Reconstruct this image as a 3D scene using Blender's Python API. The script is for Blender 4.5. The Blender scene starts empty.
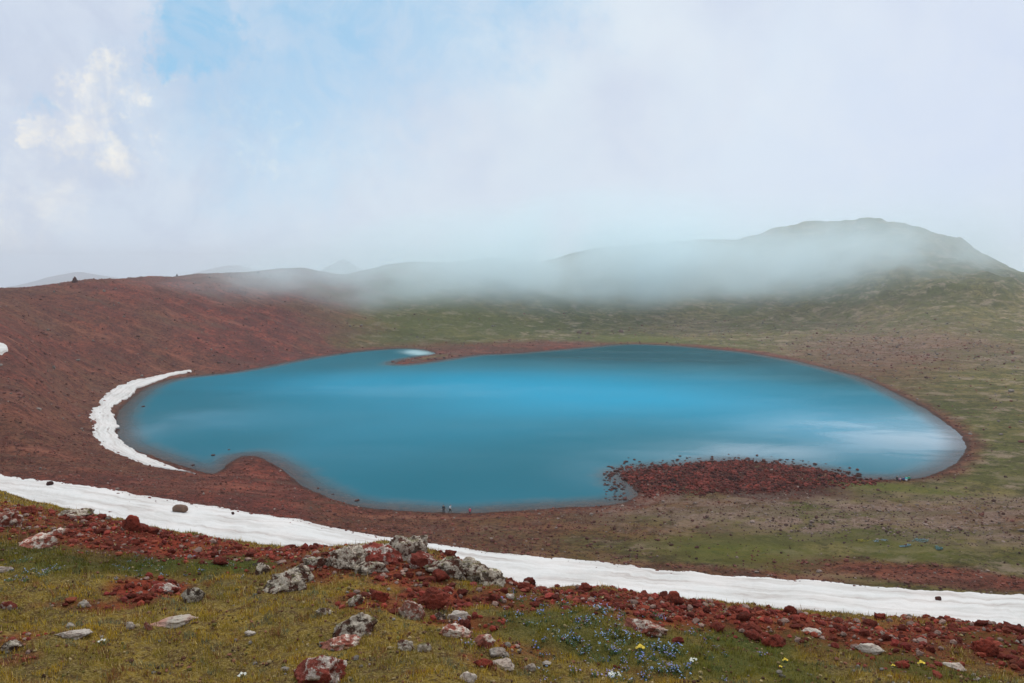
import bpy, bmesh, math, random
import numpy as np
from mathutils import Vector, Matrix

# ------------------------------------------------------------------ camera, sky, sun, exposure
W, HH, F = 1024, 683, 796.0
CAMZ = 48.0
PITCH = math.atan(79.5 / F)
SUN_EL, SUN_AZ = 50.0, 25.0        # azimuth east of the view direction

sc = bpy.context.scene
col = sc.collection
cam_d = bpy.data.cameras.new('camera')
cam = bpy.data.objects.new('camera', cam_d); col.objects.link(cam)
cam_d.sensor_width = 36.0; cam_d.lens = 36.0 * F / W
cam_d.clip_start = 0.1; cam_d.clip_end = 40000
cam.location = (0, 0, CAMZ)
cam.rotation_euler = (math.pi / 2 - PITCH, 0, 0)
sc.camera = cam
sc.view_settings.view_transform = 'Standard'
sc.view_settings.look = 'None'
sc.view_settings.exposure = 0.08
sc.view_settings.gamma = 1
sc.view_settings.use_curve_mapping = False
sc.cycles.volume_bounces = 4
sc.cycles.volume_step_rate = 2.0
sc.cycles.volume_max_steps = 128
sc.cycles.max_bounces = 8
sc.cycles.use_denoising = True

def pix_dir(px, py):
    u = (px - W / 2) / F; v = (HH / 2 - py) / F
    cp, sp = math.cos(PITCH), math.sin(PITCH)
    return np.array([u, cp + v * sp, -sp + v * cp])

def N(nt, typ, **kw):
    n = nt.nodes.new(typ)
    for k, v in kw.items():
        if k.startswith('i_'):
            key = k[2:]
            key = int(key) if key.isdigit() else key.replace('_', ' ')
            n.inputs[key].default_value = v
        else:
            setattr(n, k, v)
    return n
def L(nt, a, b): nt.links.new(a, b)
def math_n(nt, op, a, b=None, c=None, clamp=False):
    n = nt.nodes.new('ShaderNodeMath'); n.operation = op; n.use_clamp = clamp
    for i, x in enumerate((a, b, c)):
        if x is None: continue
        if isinstance(x, (int, float)): n.inputs[i].default_value = x
        else: nt.links.new(x, n.inputs[i])
    return n.outputs[0]
def mix_c(nt, fac, a, b, blend='MIX'):
    n = nt.nodes.new('ShaderNodeMix'); n.data_type = 'RGBA'; n.blend_type = blend
    for i, x in ((0, fac), (6, a), (7, b)):
        if isinstance(x, (int, float)): n.inputs[i].default_value = x
        elif isinstance(x, tuple): n.inputs[i].default_value = (x + (1,))[:4]
        else: nt.links.new(x, n.inputs[i])
    return n.outputs[2]
def ramp(nt, x, lo, hi, smooth=True):
    n = nt.nodes.new('ShaderNodeMapRange'); n.clamp = True
    n.interpolation_type = 'SMOOTHSTEP' if smooth else 'LINEAR'
    nt.links.new(x, n.inputs[0]); n.inputs[1].default_value = lo; n.inputs[2].default_value = hi
    return n.outputs[0]
def noise_n(nt, vec, scale, detail=4, rough=0.55, dist=0.0):
    n = nt.nodes.new('ShaderNodeTexNoise')
    if vec is not None: nt.links.new(vec, n.inputs['Vector'])
    n.inputs['Scale'].default_value = scale; n.inputs['Detail'].default_value = detail
    n.inputs['Roughness'].default_value = rough; n.inputs['Distortion'].default_value = dist
    return n.outputs[0]

world = bpy.data.worlds.new('World'); sc.world = world; world.use_nodes = True
nt = world.node_tree
for n in list(nt.nodes): nt.nodes.remove(n)
out = N(nt, 'ShaderNodeOutputWorld'); bg = N(nt, 'ShaderNodeBackground'); L(nt, bg.outputs[0], out.inputs[0])
SKY = 0.1
bg.inputs[1].default_value = SKY
sky = N(nt, 'ShaderNodeTexSky'); sky.sky_type = 'NISHITA'; sky.sun_disc = False
sky.sun_elevation = math.radians(SUN_EL); sky.sun_rotation = math.radians(SUN_AZ)
sky.altitude = 3000; sky.air_density = 1.0; sky.dust_density = 0.6
tc = N(nt, 'ShaderNodeTexCoord')
gen = tc.outputs['Generated']
# ragged cloud edges: the direction is jittered by noise before the openings are measured
nzc = N(nt, 'ShaderNodeTexNoise'); nzc.inputs['Scale'].default_value = 9; nzc.inputs['Detail'].default_value = 9; nzc.inputs['Roughness'].default_value = 0.68
L(nt, gen, nzc.inputs['Vector'])
sub = N(nt, 'ShaderNodeVectorMath', operation='SUBTRACT'); L(nt, nzc.outputs['Color'], sub.inputs[0]); sub.inputs[1].default_value = (.5, .5, .5)
mad = N(nt, 'ShaderNodeVectorMath', operation='MULTIPLY_ADD'); L(nt, sub.outputs[0], mad.inputs[0]); mad.inputs[1].default_value = (.24, .24, .24); L(nt, gen, mad.inputs[2])
wdir = mad.outputs[0]
def blob(px, py, rad_px, soft, vec=None, stretch=None):
    """1 inside the round opening towards this direction, 0 outside"""
    d = pix_dir(px, py); d = d / np.linalg.norm(d)
    s = N(nt, 'ShaderNodeVectorMath', operation='DISTANCE'); L(nt, vec or wdir, s.inputs[0]); s.inputs[1].default_value = tuple(d)
    r = rad_px / F
    m = N(nt, 'ShaderNodeMapRange'); m.clamp = True; m.interpolation_type = 'SMOOTHSTEP'
    L(nt, s.outputs['Value'], m.inputs[0]); m.inputs[1].default_value = r * (1 + soft); m.inputs[2].default_value = r * max(0, 1 - soft)
    return m.outputs[0]
def smax(lst):
    o = lst[0]
    for x in lst[1:]: o = math_n(nt, 'MAXIMUM', o, x)
    return o
sep = N(nt, 'ShaderNodeSeparateXYZ'); L(nt, gen, sep.inputs[0])
elev = sep.outputs[2]
gap = smax([blob(198, 34, 40, .4), blob(190, -4, 34, .5), math_n(nt, 'MULTIPLY', blob(225, 50, 30, .6), .9),
            math_n(nt, 'MULTIPLY', blob(250, 28, 60, .98), .62), math_n(nt, 'MULTIPLY', blob(325, 30, 95, .9), .85), math_n(nt, 'MULTIPLY', blob(268, 100, 80, .9), .65),
            math_n(nt, 'MULTIPLY', blob(400, -10, 90, .98), .7),
            math_n(nt, 'MULTIPLY', blob(520, -20, 60, .9), .8), math_n(nt, 'MULTIPLY', blob(57, 104, 12, .9), .5)])
wisp = ramp(nt, noise_n(nt, gen, 16, 9, .68, .8), .36, .60)
gap = math_n(nt, 'MULTIPLY', gap, math_n(nt, 'SUBTRACT', 1.0, math_n(nt, 'MULTIPLY', wisp, .30)))
over = ramp(nt, noise_n(nt, gen, 2.2, 6, .55), .42, .60)
over = math_n(nt, 'MULTIPLY', over, ramp(nt, elev, .38, .6))
gap = math_n(nt, 'MAXIMUM', gap, math_n(nt, 'MULTIPLY', over, .45))
# cloud tone: soft patches between grey-lilac and pale cyan
tone = noise_n(nt, gen, 3.5, 5, .5, .4)
def k(c): return tuple(x / SKY for x in c)
ccol = mix_c(nt, ramp(nt, tone, .35, .65), k((.60, .67, .79)), k((.70, .79, .86)))
left = blob(-60, 120, 260, .8, gen)
ccol = mix_c(nt, math_n(nt, 'MULTIPLY', left, .6), ccol, k((.55, .62, .77)))
right = blob(1100, 190, 260, .95, gen)
ccol = mix_c(nt, math_n(nt, 'MULTIPLY', right, .7), ccol, k((.60, .67, .86)))
low = math_n(nt, 'SUBTRACT', 1.0, ramp(nt, elev, .0, .16))
ccol = mix_c(nt, math_n(nt, 'MULTIPLY', low, .5), ccol, k((.64, .73, .84)))
det = noise_n(nt, gen, 11, 7, .6, .3)
ccol = mix_c(nt, math_n(nt, 'MULTIPLY', ramp(nt, det, .35, .72), .28), ccol, k((.76, .80, .85)))
billow = ramp(nt, noise_n(nt, gen, 26, 8, .62, .5), .40, .60)
puff = smax([blob(48, 140, 17, .4), blob(80, 100, 16, .5), blob(112, 92, 22, .5), blob(100, 140, 24, .6), blob(130, 134, 14, .6), math_n(nt, 'MULTIPLY', blob(240, 138, 20, .7), .9),
             math_n(nt, 'MULTIPLY', blob(20, 205, 40, .9), .5), math_n(nt, 'MULTIPLY', blob(60, 190, 30, .9), .4), math_n(nt, 'MULTIPLY', blob(178, 72, 9, .6), .8), math_n(nt, 'MULTIPLY', blob(322, 6, 9, .8), .8)])
ccol = mix_c(nt, math_n(nt, 'MULTIPLY', math_n(nt, 'MULTIPLY', puff, math_n(nt, 'ADD', .45, math_n(nt, 'MULTIPLY', billow, .55))), .85), ccol, k((.98, .93, .83)))
# lit and shaded folds of the cloud on the left
ccol = mix_c(nt, math_n(nt, 'MULTIPLY', math_n(nt, 'MULTIPLY', blob(60, 90, 230, .7, gen), ramp(nt, noise_n(nt, gen, 9, 9, .6, .6), .42, .62)), .5), ccol, k((.50, .57, .72)))
bluesky = mix_c(nt, .75, sky.outputs[0], k((.32, .62, .86)))
# an overcast sky is two to three times brighter overhead than near the horizon
zen = mix_c(nt, ramp(nt, elev, .34, .8), (1, 1, 1), (2.0, 1.93, 1.82))
ccol = mix_c(nt, 1.0, ccol, zen, 'MULTIPLY')
fin = mix_c(nt, gap, ccol, bluesky)
L(nt, fin, bg.inputs[0])

sd = bpy.data.lights.new('sun', 'SUN'); so = bpy.data.objects.new('sun', sd); col.objects.link(so)
sd.energy = 1.5; sd.angle = math.radians(12); sd.color = (1.0, .95, .88)
se, sa = math.radians(SUN_EL), math.radians(SUN_AZ)
sv = Vector((math.sin(sa) * math.cos(se), math.cos(sa) * math.cos(se), math.sin(se)))
so.rotation_euler = sv.to_track_quat('Z', 'Y').to_euler()
so.location = (0, 0, 300)

# ------------------------------------------------------------------ noise
rng0 = np.random.RandomState(11)
PERM = rng0.permutation(4096)
GR = rng0.rand(4096) * 2 * np.pi
RV = rng0.rand(4096) * 2 - 1
def h2(ix, iy): return PERM[(PERM[ix & 4095] + iy) & 4095]
def perlin(x, y):
    xi = np.floor(x).astype(np.int64); yi = np.floor(y).astype(np.int64)
    xf = x - xi; yf = y - yi
    u = xf * xf * xf * (xf * (xf * 6 - 15) + 10); v = yf * yf * yf * (yf * (yf * 6 - 15) + 10)
    def g(dx, dy):
        a = GR[h2(xi + dx, yi + dy)]
        return np.cos(a) * (xf - dx) + np.sin(a) * (yf - dy)
    return ((g(0, 0) * (1 - u) + g(1, 0) * u) * (1 - v) + (g(0, 1) * (1 - u) + g(1, 1) * u) * v) * 1.5
def fbm(x, y, oct=4, gain=.5):
    s = 0; a = 1; t = 0
    for o in range(oct):
        s = s + a * perlin(x * 2 ** o + 17.3 * o, y * 2 ** o - 9.1 * o); t += a; a *= gain
    return s / t
def vn3(p):
    i = np.floor(p).astype(np.int64); f = p - i; f = f * f * (3 - 2 * f)
    r = 0
    for dx in (0, 1):
        for dy in (0, 1):
            for dz in (0, 1):
                w = (f[:, 0] if dx else 1 - f[:, 0]) * (f[:, 1] if dy else 1 - f[:, 1]) * (f[:, 2] if dz else 1 - f[:, 2])
                r = r + w * RV[PERM[(h2(i[:, 0] + dx, i[:, 1] + dy) + i[:, 2] + dz) & 4095]]
    return r
def fbm3(p, oct=4, gain=.5):
    s = 0; a = 1; t = 0
    for o in range(oct):
        s = s + a * vn3(p * 2 ** o + 13.7 * o); t += a; a *= gain
    return s / t
def sstep(x, a, b):
    t = np.clip((x - a) / (b - a), 0, 1); return t * t * (3 - 2 * t)

# ------------------------------------------------------------------ the lie of the land
def on_level(px, py, z=0.0):
    d = pix_dir(px, py); t = (z - CAMZ) / d[2]
    return d[0] * t, d[1] * t
def on_dist(px, py, Y):
    d = pix_dir(px, py); t = Y / d[1]
    return d[0] * t, Y, CAMZ + d[2] * t

SHORE = [(256,368),(225,373),(197,375.5),(176,378),(154,384),(140,391),(126,403),(116,415),(116,427),(118,436),(123,445),(140,452),(165,461),(190,468),(211,475),
 (225,470),(232,461),(240,457),(246,456),(256,456),(269,462),(285,471),(298,484),(318,494),(341,502.5),(370,509),(403,511),(442,513.5),(478,513.5),(512,510.6),
 (545,509),(590,507),(620,504),(633,499),(641,494),(634,487),(622,478),(626,472),(648,468),(675,466.5),(700,464),(721,461.6),(740,461),(768,463),(801,467),(833,472),(853,479.5),(882,480),(905,480.2),
 (925,477.5),(944,471),(960,461),(968,446),(961,434),(944,421.5),(924,407),(891,391),(870.5,380.5),(850,374),(809,364),(790,359.5),(768,356),(750,352.5),(729,350.5),(686,346),(647,344),(616,344),(589,347),
 (551,350),(512,353.5),(481,354),(453,358),(424.5,362.5),(395,365),(396,361.5),(421,356.6),(438,353.6),(431,351.6),(421,348.5),(396,348),(361,350.6),(326,355),(291,361)]
SH = np.array([on_level(*p) for p in SHORE])
# round the polygon off
def chaikin(P, n=2):
    for _ in range(n):
        Q = np.roll(P, -1, 0)
        P = np.stack([P * .75 + Q * .25, P * .25 + Q * .75], 1).reshape(-1, 2)
    return P
SH = chaikin(SH, 1)
def lake_sd(x, y):
    """signed distance to the shore: + on land, - in the water"""
    x = np.asarray(x, float).ravel(); y = np.asarray(y, float).ravel()
    best = np.full(x.shape, 1e18); inside = np.zeros(x.shape, bool)
    A = SH; B = np.roll(SH, -1, 0)
    for (ax, ay), (bx, by) in zip(A, B):
        ex, ey = bx - ax, by - ay
        t = np.clip(((x - ax) * ex + (y - ay) * ey) / (ex * ex + ey * ey + 1e-12), 0, 1)
        dx = x - ax - t * ex; dy = y - ay - t * ey
        np.minimum(best, dx * dx + dy * dy, out=best)
        c = (ay > y) != (by > y)
        if c.any():
            xx = ax + (y - ay) / (by - ay + 1e-18) * ex
            inside ^= c & (x < xx)
    d = np.sqrt(best)
    return np.where(inside, -d, d)

ctrl = []
def cd(px, py, Y): ctrl.append(on_dist(px, py, Y))
def cz(px, py, z):
    x, y = on_level(px, py, z); ctrl.append((x, y, z))
def cw(az_px, Y, z): ctrl.append(((az_px - 512) / F * Y, Y, z))
SKYL = [(-160,300,330),(-80,294,350),(0,288,380),(75,281,420),(150,277,470),(200,274,520),(300,270,600),(400,264.5,680),(500,258,720),(600,249,800),(660,243,850),(705,240,880),
        (738,240.5,890),(760,233,895),(800,225,900),(850,222,900),(895,224,880),(925,233,850),(945,236,830),(980,254,790),(1024,271,760),(1090,285,720),(1180,300,680)]
for p in SKYL: cd(*p)
for px, py, Y in SKYL[::2]:
    x, y, z = on_dist(px, py, Y)
    ctrl.append((x * 1.12, y * 1.12, z - 12)); ctrl.append((x * 1.5, y * 1.5, z * .3 - 8)); ctrl.append((x * 2.1, y * 2.1, -25))
for p in SHORE[::4]: cz(p[0], p[1], 0.0)
# outer slope left and right
for a in [(-150,420,210),(-80,380,240),(0,400,198),(0,340,262),(60,330,330),(60,380,270)]: cd(*a)
for a in [(1024,420,290),(1024,350,430),(1024,310,560),(990,460,230),(1100,440,230),(1100,360,400),(930,330,480),(930,360,400),(860,300,640),(800,290,700),(700,290,700),(600,300,650),(500,300,600),(400,300,570),(300,300,500),(200,310,420),
          (1180,430,220),(1024,480,186)]: cd(*a)
# terrace between the lake and the snow
for a in [(0,473,5),(100,487,4.2),(200,503,3.5),(300,518,3.2),(400,538,3),(450,545,3),(600,560,3),(700,573,3.5),(850,582,4),(1024,594,5),(-120,462,7),(1150,600,6.5),
          (300,500,1.2),(500,525,1.2),(700,520,1.8),(850,520,2.4),(1000,530,4),(750,495,1.2),(740,553,2.6),(1100,530,7),(1150,480,15),(890,551,3.2),(890,540,3.3)]: cz(*a)
# hidden slope under the snow, rising towards the camera
for px, py in [(-120,488),(0,505),(130,535),(256,555),(400,575),(512,595),(640,607),(768,617),(900,630),(1024,640),(1150,650)]: cz(px, py, 6.0)
for px, py in [(-150,495),(0,495),(130,525),(256,545),(400,550),(512,585),(640,596),(768,607),(900,620),(1024,627),(1150,640)]:
    s = (py - 262) / F
    cw(px, 60, CAMZ - 60 * s - 6); cw(px, 34, CAMZ - 34 * s - 4.2)
# the near brow the photograph is taken from
LIP = [(-150,478,26),(-60,486,24),(0,492,22),(60,512,19.5),(130,528,17.5),(200,541,16),(256,551,15.3),(320,553,14.6),(360,552,14),(405,546,13.5),(440,556,13.2),(480,575,12.8),(512,587,12.5),(600,592,12.3),(700,602,12),(768,609,12),(850,619,11.7),(930,626,11.5),(1024,630,11.2),(1120,638,11)]
for px, py, Y in LIP:
    cd(px, py, Y)
    s = (py - 262) / F
    cw(px, Y * 1.25, CAMZ - Y * 1.25 * s - .75)
for px, Yb in [(-150,6.3),(0,6.2),(170,6.4),(340,6.4),(512,6.5),(700,6.9),(860,7.2),(1024,7.5),(1150,7.6)]:
    cd(px, 683, Yb)
    cw(px, 3.4, 45.62); cw(px, 1.4, 46.25); cw(px, .4, 46.42)
CT = np.array(ctrl)
def warp(x, y):
    r = np.hypot(x, y)
    return np.arctan2(x, y) * 2.2, np.log(np.maximum(r, .3))
def tps_fit(P, lam=2e-4):
    a, b = warp(P[:, 0], P[:, 1]); n = len(a)
    r2 = (a[:, None] - a) ** 2 + (b[:, None] - b) ** 2
    K = .5 * r2 * np.log(r2 + 1e-12) + lam * np.eye(n)
    Q = np.stack([np.ones(n), a, b], 1)
    A = np.zeros((n + 3, n + 3)); A[:n, :n] = K; A[:n, n:] = Q; A[n:, :n] = Q.T
    return np.linalg.solve(A, np.concatenate([P[:, 2], np.zeros(3)])), a, b
TW, TA, TB = tps_fit(CT)
def tps(x, y):
    a, b = warp(x, y); n = len(TA)
    s = TW[n] + TW[n + 1] * a + TW[n + 2] * b
    for i in range(n):
        r2 = (a - TA[i]) ** 2 + (b - TB[i]) ** 2
        s = s + TW[i] * .5 * r2 * np.log(r2 + 1e-12)
    return s
# fallback land behind and beside the view
def back(x, y):
    r = np.hypot(x, y)
    return 46.4 - .012 * r ** 1.35 * np.where(r > 1, 1, 1) * 1.0
LOW = -420.0
def smooth_h(x, y):
    r = np.hypot(x, y); az = np.abs(np.degrees(np.arctan2(x, y)))
    w = sstep(az, 44, 62)
    hub = 46.48 - .27 * r
    xa = r * np.sin(np.clip(np.arctan2(x, y), -math.radians(58), math.radians(58)))
    ya = r * np.cos(np.clip(np.arctan2(x, y), -math.radians(58), math.radians(58)))
    f = tps(xa, ya)
    f = f * (1 - sstep(r, 1250, 2600)) + LOW * sstep(r, 1250, 2600)
    b = np.maximum(back(x, y), LOW)
    b = b * (1 - sstep(r, 300, 2600)) + LOW * sstep(r, 300, 2600)
    v = f * (1 - w) + b * w
    k_ = sstep(r, 1.5, 5.0)
    return hub * (1 - k_) + v * k_
def height(x, y, fine=True):
    x = np.atleast_1d(np.asarray(x, float)); y = np.atleast_1d(np.asarray(y, float))
    shp = x.shape; x = x.ravel(); y = y.ravel()
    z = smooth_h(x, y); r = np.hypot(x, y)
    d = np.full(r.shape, 1e3)
    m = (r > 110) & (r < 620) & (y > 0)
    if m.any(): d[m] = lake_sd(x[m], y[m])
    # shore treatment
    dn = d + 1.3 * fbm(x / 7, y / 7, 3) * (np.abs(d) < 60) + .5 * fbm(x / 1.9, y / 1.9, 2) * (np.abs(d) < 60)
    land = sstep(d, 0, 26)
    zs = np.maximum(.05 + .075 * dn, -50)
    z_out = zs * (1 - land) + np.maximum(z, .35 + .02 * d) * land
    z_in = np.maximum(-6.0, .075 * dn - .00045 * dn * dn)
    z = np.where(m, np.where(d > 0, z_out, z_in), z)
    # relief
    n1 = fbm(x / 70 + 3, y / 70, 4); n2 = fbm(x / 14, y / 14, 4); n3 = fbm(x / 3.2, y / 3.2, 4)
    far = sstep(r, 70, 130) * sstep(d, 2, 60) * (1 - sstep(r, 1500, 2600))
    hill = sstep(r, 380, 640)
    rightness = sstep(x / np.maximum(y, 1), -.12, .1)
    z = z + far * (n1 * (1.6 + 1.2 * hill) * sstep(d, 20, 120) + n2 * (.55 + 1.3 * hill * (.3 + .7 * rightness)) + n3 * .2)
    crag = sstep(r, 560, 720) * sstep(x / np.maximum(y, 1), .2, .33) * (1 - sstep(r, 1000, 1300))
    z = z + crag * (np.abs(fbm(x / 60 + 31, y / 60, 5)) * 14 - 3.0)
    gul = sstep(r, 170, 260) * (1 - sstep(r, 600, 900)) * sstep(d, 10, 60) * (1 - rightness)
    z = z + gul * (-np.abs(fbm(x / 22 + 31, y / 22, 4)) * 2.4 + .5)
    if fine:
        near = 1 - sstep(r, 26, 45)
        nn = fbm(x / 1.7, y / 1.7, 3) * .15 + fbm(x / .42, y / .42, 3) * .065
        z = z + near * sstep(r, 1, 5) * nn
        mid = sstep(r, 90, 120) * (1 - sstep(r, 500, 700)) * sstep(d, 0, 6)
        z = z + mid * np.abs(fbm(x / 1.3 + 9, y / 1.3, 3)) * .22
    return z.reshape(shp)
def at(px, py, rmin=3.5, rmax=1200):
    """where the line of sight through a picture point meets the ground"""
    d = pix_dir(px, py); d = d / math.hypot(d[0], d[1])
    t = np.exp(np.linspace(math.log(rmin), math.log(rmax), 1300))
    g = height(d[0] * t, d[1] * t); s = CAMZ + d[2] * t
    idx = np.nonzero((s - g)[1:] < 0)[0]
    if len(idx) == 0: return None
    i = idx[0] + 1
    return float(d[0] * t[i]), float(d[1] * t[i]), float(g[i])
def at_near(px, py, lim=32):
    for k_ in range(30):
        p = at(px, py + k_ * 1.5)
        if p and math.hypot(p[0], p[1]) < lim: return p
    return None

# ------------------------------------------------------------------ ground zones, placed on the land
ZONES = {'red': [], 'lush': [], 'scree': [], 'olive': [], 'grass': [], 'dark': [], 'pale': []}
def zone(layer, px, py, rx, ry, s=1.0, soft=.5, nearonly=None):
    p = at(px, py)
    if p is None: return
    r0 = math.hypot(p[0], p[1])
    near = r0 < 32
    def rr(q):
        pp = at(px, q)
        if pp is None: return r0 * 1.3
        r_ = math.hypot(pp[0], pp[1])
        if near and r_ > 32: return r0 * 1.25
        return r_
    ra, rb = rr(py + ry), rr(py - ry)
    lr = max(abs(math.log(rb / ra)) / 2, .012)
    ZONES[layer].append((math.atan2(p[0], p[1]), (math.log(ra) + math.log(rb)) / 2, rx / F * .92, lr, s, soft))
def zval(layer, x, y, nz):
    a = np.arctan2(x, y); b = np.log(np.maximum(np.hypot(x, y), .3))
    v = np.zeros(x.shape)
    for (a0, b0, ra, rb, s, soft) in ZONES[layer]:
        q = np.sqrt(((a - a0) / ra) ** 2 + ((b - b0) / rb) ** 2) + nz * .55
        v = np.maximum(v, s * (1 - sstep(q, 1 - soft, 1 + soft)))
    return v
# far and middle ground
zone('red', 450, 350, 120, 7, .9); zone('red', 560, 347, 90, 6, .9)
zone('red', 320, 300, 60, 30, .6, .7)
zone('red', 860, 370, 60, 26, .6, .8); zone('red', 880, 355, 70, 16, .7, .8)
zone('scree', 880, 345, 90, 18, .7, .8); zone('scree', 830, 320, 70, 10, .5, .8); zone('scree', 790, 318, 90, 8, .4, .8); zone('scree', 700, 325, 70, 12, .45, .8)
zone('scree', 1010, 360, 30, 8, .6, .8)
zone('red', 950, 345, 60, 8, .5, .9); zone('dark', 740, 300, 60, 5, .5, .8); zone('dark', 900, 300, 80, 5, .5, .9); zone('dark', 960, 400, 50, 10, .35, .9)
zone('lush', 640, 340, 60, 4, .7); zone('lush', 430, 325, 80, 20, .45, .8)
zone('scree', 850, 520, 230, 20, .95, .6); zone('scree', 1000, 510, 120, 14, .8, .7)
zone('red', 1000, 520, 110, 14, .45, .7)
zone('lush', 745, 552, 75, 12, .75, .7); zone('lush', 900, 550, 50, 9, .65, .6); zone('red', 600, 530, 120, 14, .55, .9); zone('red', 560, 516, 80, 6, .8, .6); zone('red', 690, 505, 90, 8, .6, .8); zone('lush', 700, 490, 30, 4, .5); zone('lush', 690, 545, 50, 10, .5)
zone('lush', 880, 487, 70, 4, .8); zone('lush', 760, 478, 0.1, 0.1, .1)
zone('olive', 560, 545, 70, 12, .6, .7)
zone('red', 930, 576, 180, 9, .95, .5); zone('red', 700, 570, 150, 6, .8, .6)
zone('red', 740, 482, 105, 17, 1.0, .3); zone('dark', 740, 480, 112, 18, 1.0, .35)
zone('dark', 500, 351, 60, 4, .5)
zone('dark', 40, 300, 60, 9, .5, .8)
# near ground
for p in [(30,520,40,22,.75),(70,540,50,10,.9),(100,528,45,14,.9),(150,545,90,16,1),(250,560,90,12,1),(330,565,60,14,.9),(400,575,60,16,.9),(370,600,40,10,.7),(440,600,50,14,.95),(500,600,40,12,.9),
          (470,625,50,8,.8),(560,597,80,10,1),(650,612,90,16,1),(750,622,90,14,1),(850,637,110,18,.95),(960,642,100,18,.95),(1010,660,60,16,.8),(900,665,50,8,.5),(780,640,60,8,.8),
          (140,592,30,12,1),(165,588,24,9,1),(120,606,40,5,.8),(70,605,30,5,.5),(15,640,22,6,.6),(10,662,22,5,.6),(520,650,40,6,.5),(600,600,60,10,1),(690,618,50,12,1),(990,625,60,10,1),
          (640,672,30,5,.4),(820,650,30,5,.5),(450,560,20,10,.8),(480,660,30,4,.5)]:
    zone('red', p[0], p[1], p[2], p[3], p[4], .45)
for p in [(230,566,55,8,.9),(150,566,45,7,.9),(90,566,70,9,.7),(30,555,40,14,.6),(820,645,40,8,.5),(740,642,60,9,.8),(880,655,60,8,.6),(560,625,90,20,.55),(640,650,90,24,.6),(740,665,90,16,.7),(930,672,60,8,.7),(990,640,30,6,.5),(540,600,50,8,.5)]:
    zone('lush', p[0], p[1], p[2], p[3], p[4], .5)
for p in [(110,560,60,10,.8),(20,545,40,18,.6),(75,520,25,8,.6)]:
    zone('dark', p[0], p[1], p[2], p[3], p[4], .6)

def masks(x, y, d=None):
    x = np.asarray(x, float); y = np.asarray(y, float)
    r = np.hypot(x, y)
    sc_ = np.clip(r * .05, .35, 12)
    nz = np.where(r < 40, fbm(x / .8, y / .8, 4), fbm(x / 11, y / 11, 5))
    nz2 = np.where(r < 40, fbm(x / .3 + 5, y / .3, 4), fbm(x / 24 + 5, y / 24, 5))
    a = np.arctan2(x, y)
    if d is None:
        d = np.full(r.shape, 1e3); m = (r > 90) & (r < 700) & (y > 0)
        if m.any(): d[m] = lake_sd(x[m], y[m])
    # left crater wall is red scoria, the right one grass: boundary near picture column 360
    far = sstep(r, 80, 100)
    u = x / np.maximum(y, .1)
    red_far = 1 - sstep(u + nz2 * .09 + nz * .05, -.26, -.12)
    red_far = np.maximum(red_far, (1 - sstep(d + nz * 3 + 3.5 * sstep(u, .3, .5), 4, 10)) * .95)
    # terrace: red near the water on the left, mixing right
    terr = (1 - sstep(r, 165, 200)) * (1 - sstep(u + nz * .2, -.1, .35)) * .85
    red_far = np.maximum(red_far, terr)
    red = np.maximum(red_far * far, zval('red', x, y, nz))
    gr = 1 - sstep(r, 30, 45)
    return dict(red=np.clip(red, 0, 1), lush=zval('lush', x, y, nz), scree=zval('scree', x, y, nz), near=gr, dark=zval('dark', x, y, nz), d=d)

# ------------------------------------------------------------------ mesh helpers
def mesh_np(name, verts, faces, mat=None, smooth=True, parent=None, attrs=None, mats=None, midx=None):
    verts = np.asarray(verts, np.float32); faces = np.asarray(faces, np.int32)
    me = bpy.data.meshes.new(name)
    me.vertices.add(len(verts)); me.vertices.foreach_set('co', verts.ravel())
    k_ = faces.shape[1]
    me.loops.add(faces.size); me.loops.foreach_set('vertex_index', faces.ravel())
    me.polygons.add(len(faces)); me.polygons.foreach_set('loop_start', np.arange(0, faces.size, k_, dtype=np.int32))
    me.polygons.foreach_set('loop_total', np.full(len(faces), k_, np.int32))
    me.polygons.foreach_set('use_smooth', np.full(len(faces), smooth, bool))
    for nm, (typ, arr) in (attrs or {}).items():
        at_ = me.attributes.new(nm, typ, 'POINT')
        at_.data.foreach_set('color' if typ == 'FLOAT_COLOR' else 'value', np.asarray(arr, np.float32).ravel())
    for m in (mats or ([mat] if mat else [])): me.materials.append(m)
    if midx is not None: me.polygons.foreach_set('material_index', np.asarray(midx, np.int32))
    me.update(calc_edges=True); me.validate()
    o = bpy.data.objects.new(name, me); col.objects.link(o)
    if parent: o.parent = parent
    return o
def grid_faces(nr, nc):
    i = np.arange(nr - 1)[:, None] * nc + np.arange(nc - 1)[None]
    return np.stack([i, i + 1, i + nc + 1, i + nc], -1).reshape(-1, 4)
def tag(o, label=None, cat=None, group=None, kind=None):
    if label: o['label'] = label
    if cat: o['category'] = cat
    if group: o['group'] = group
    if kind: o['kind'] = kind
    return o

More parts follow.
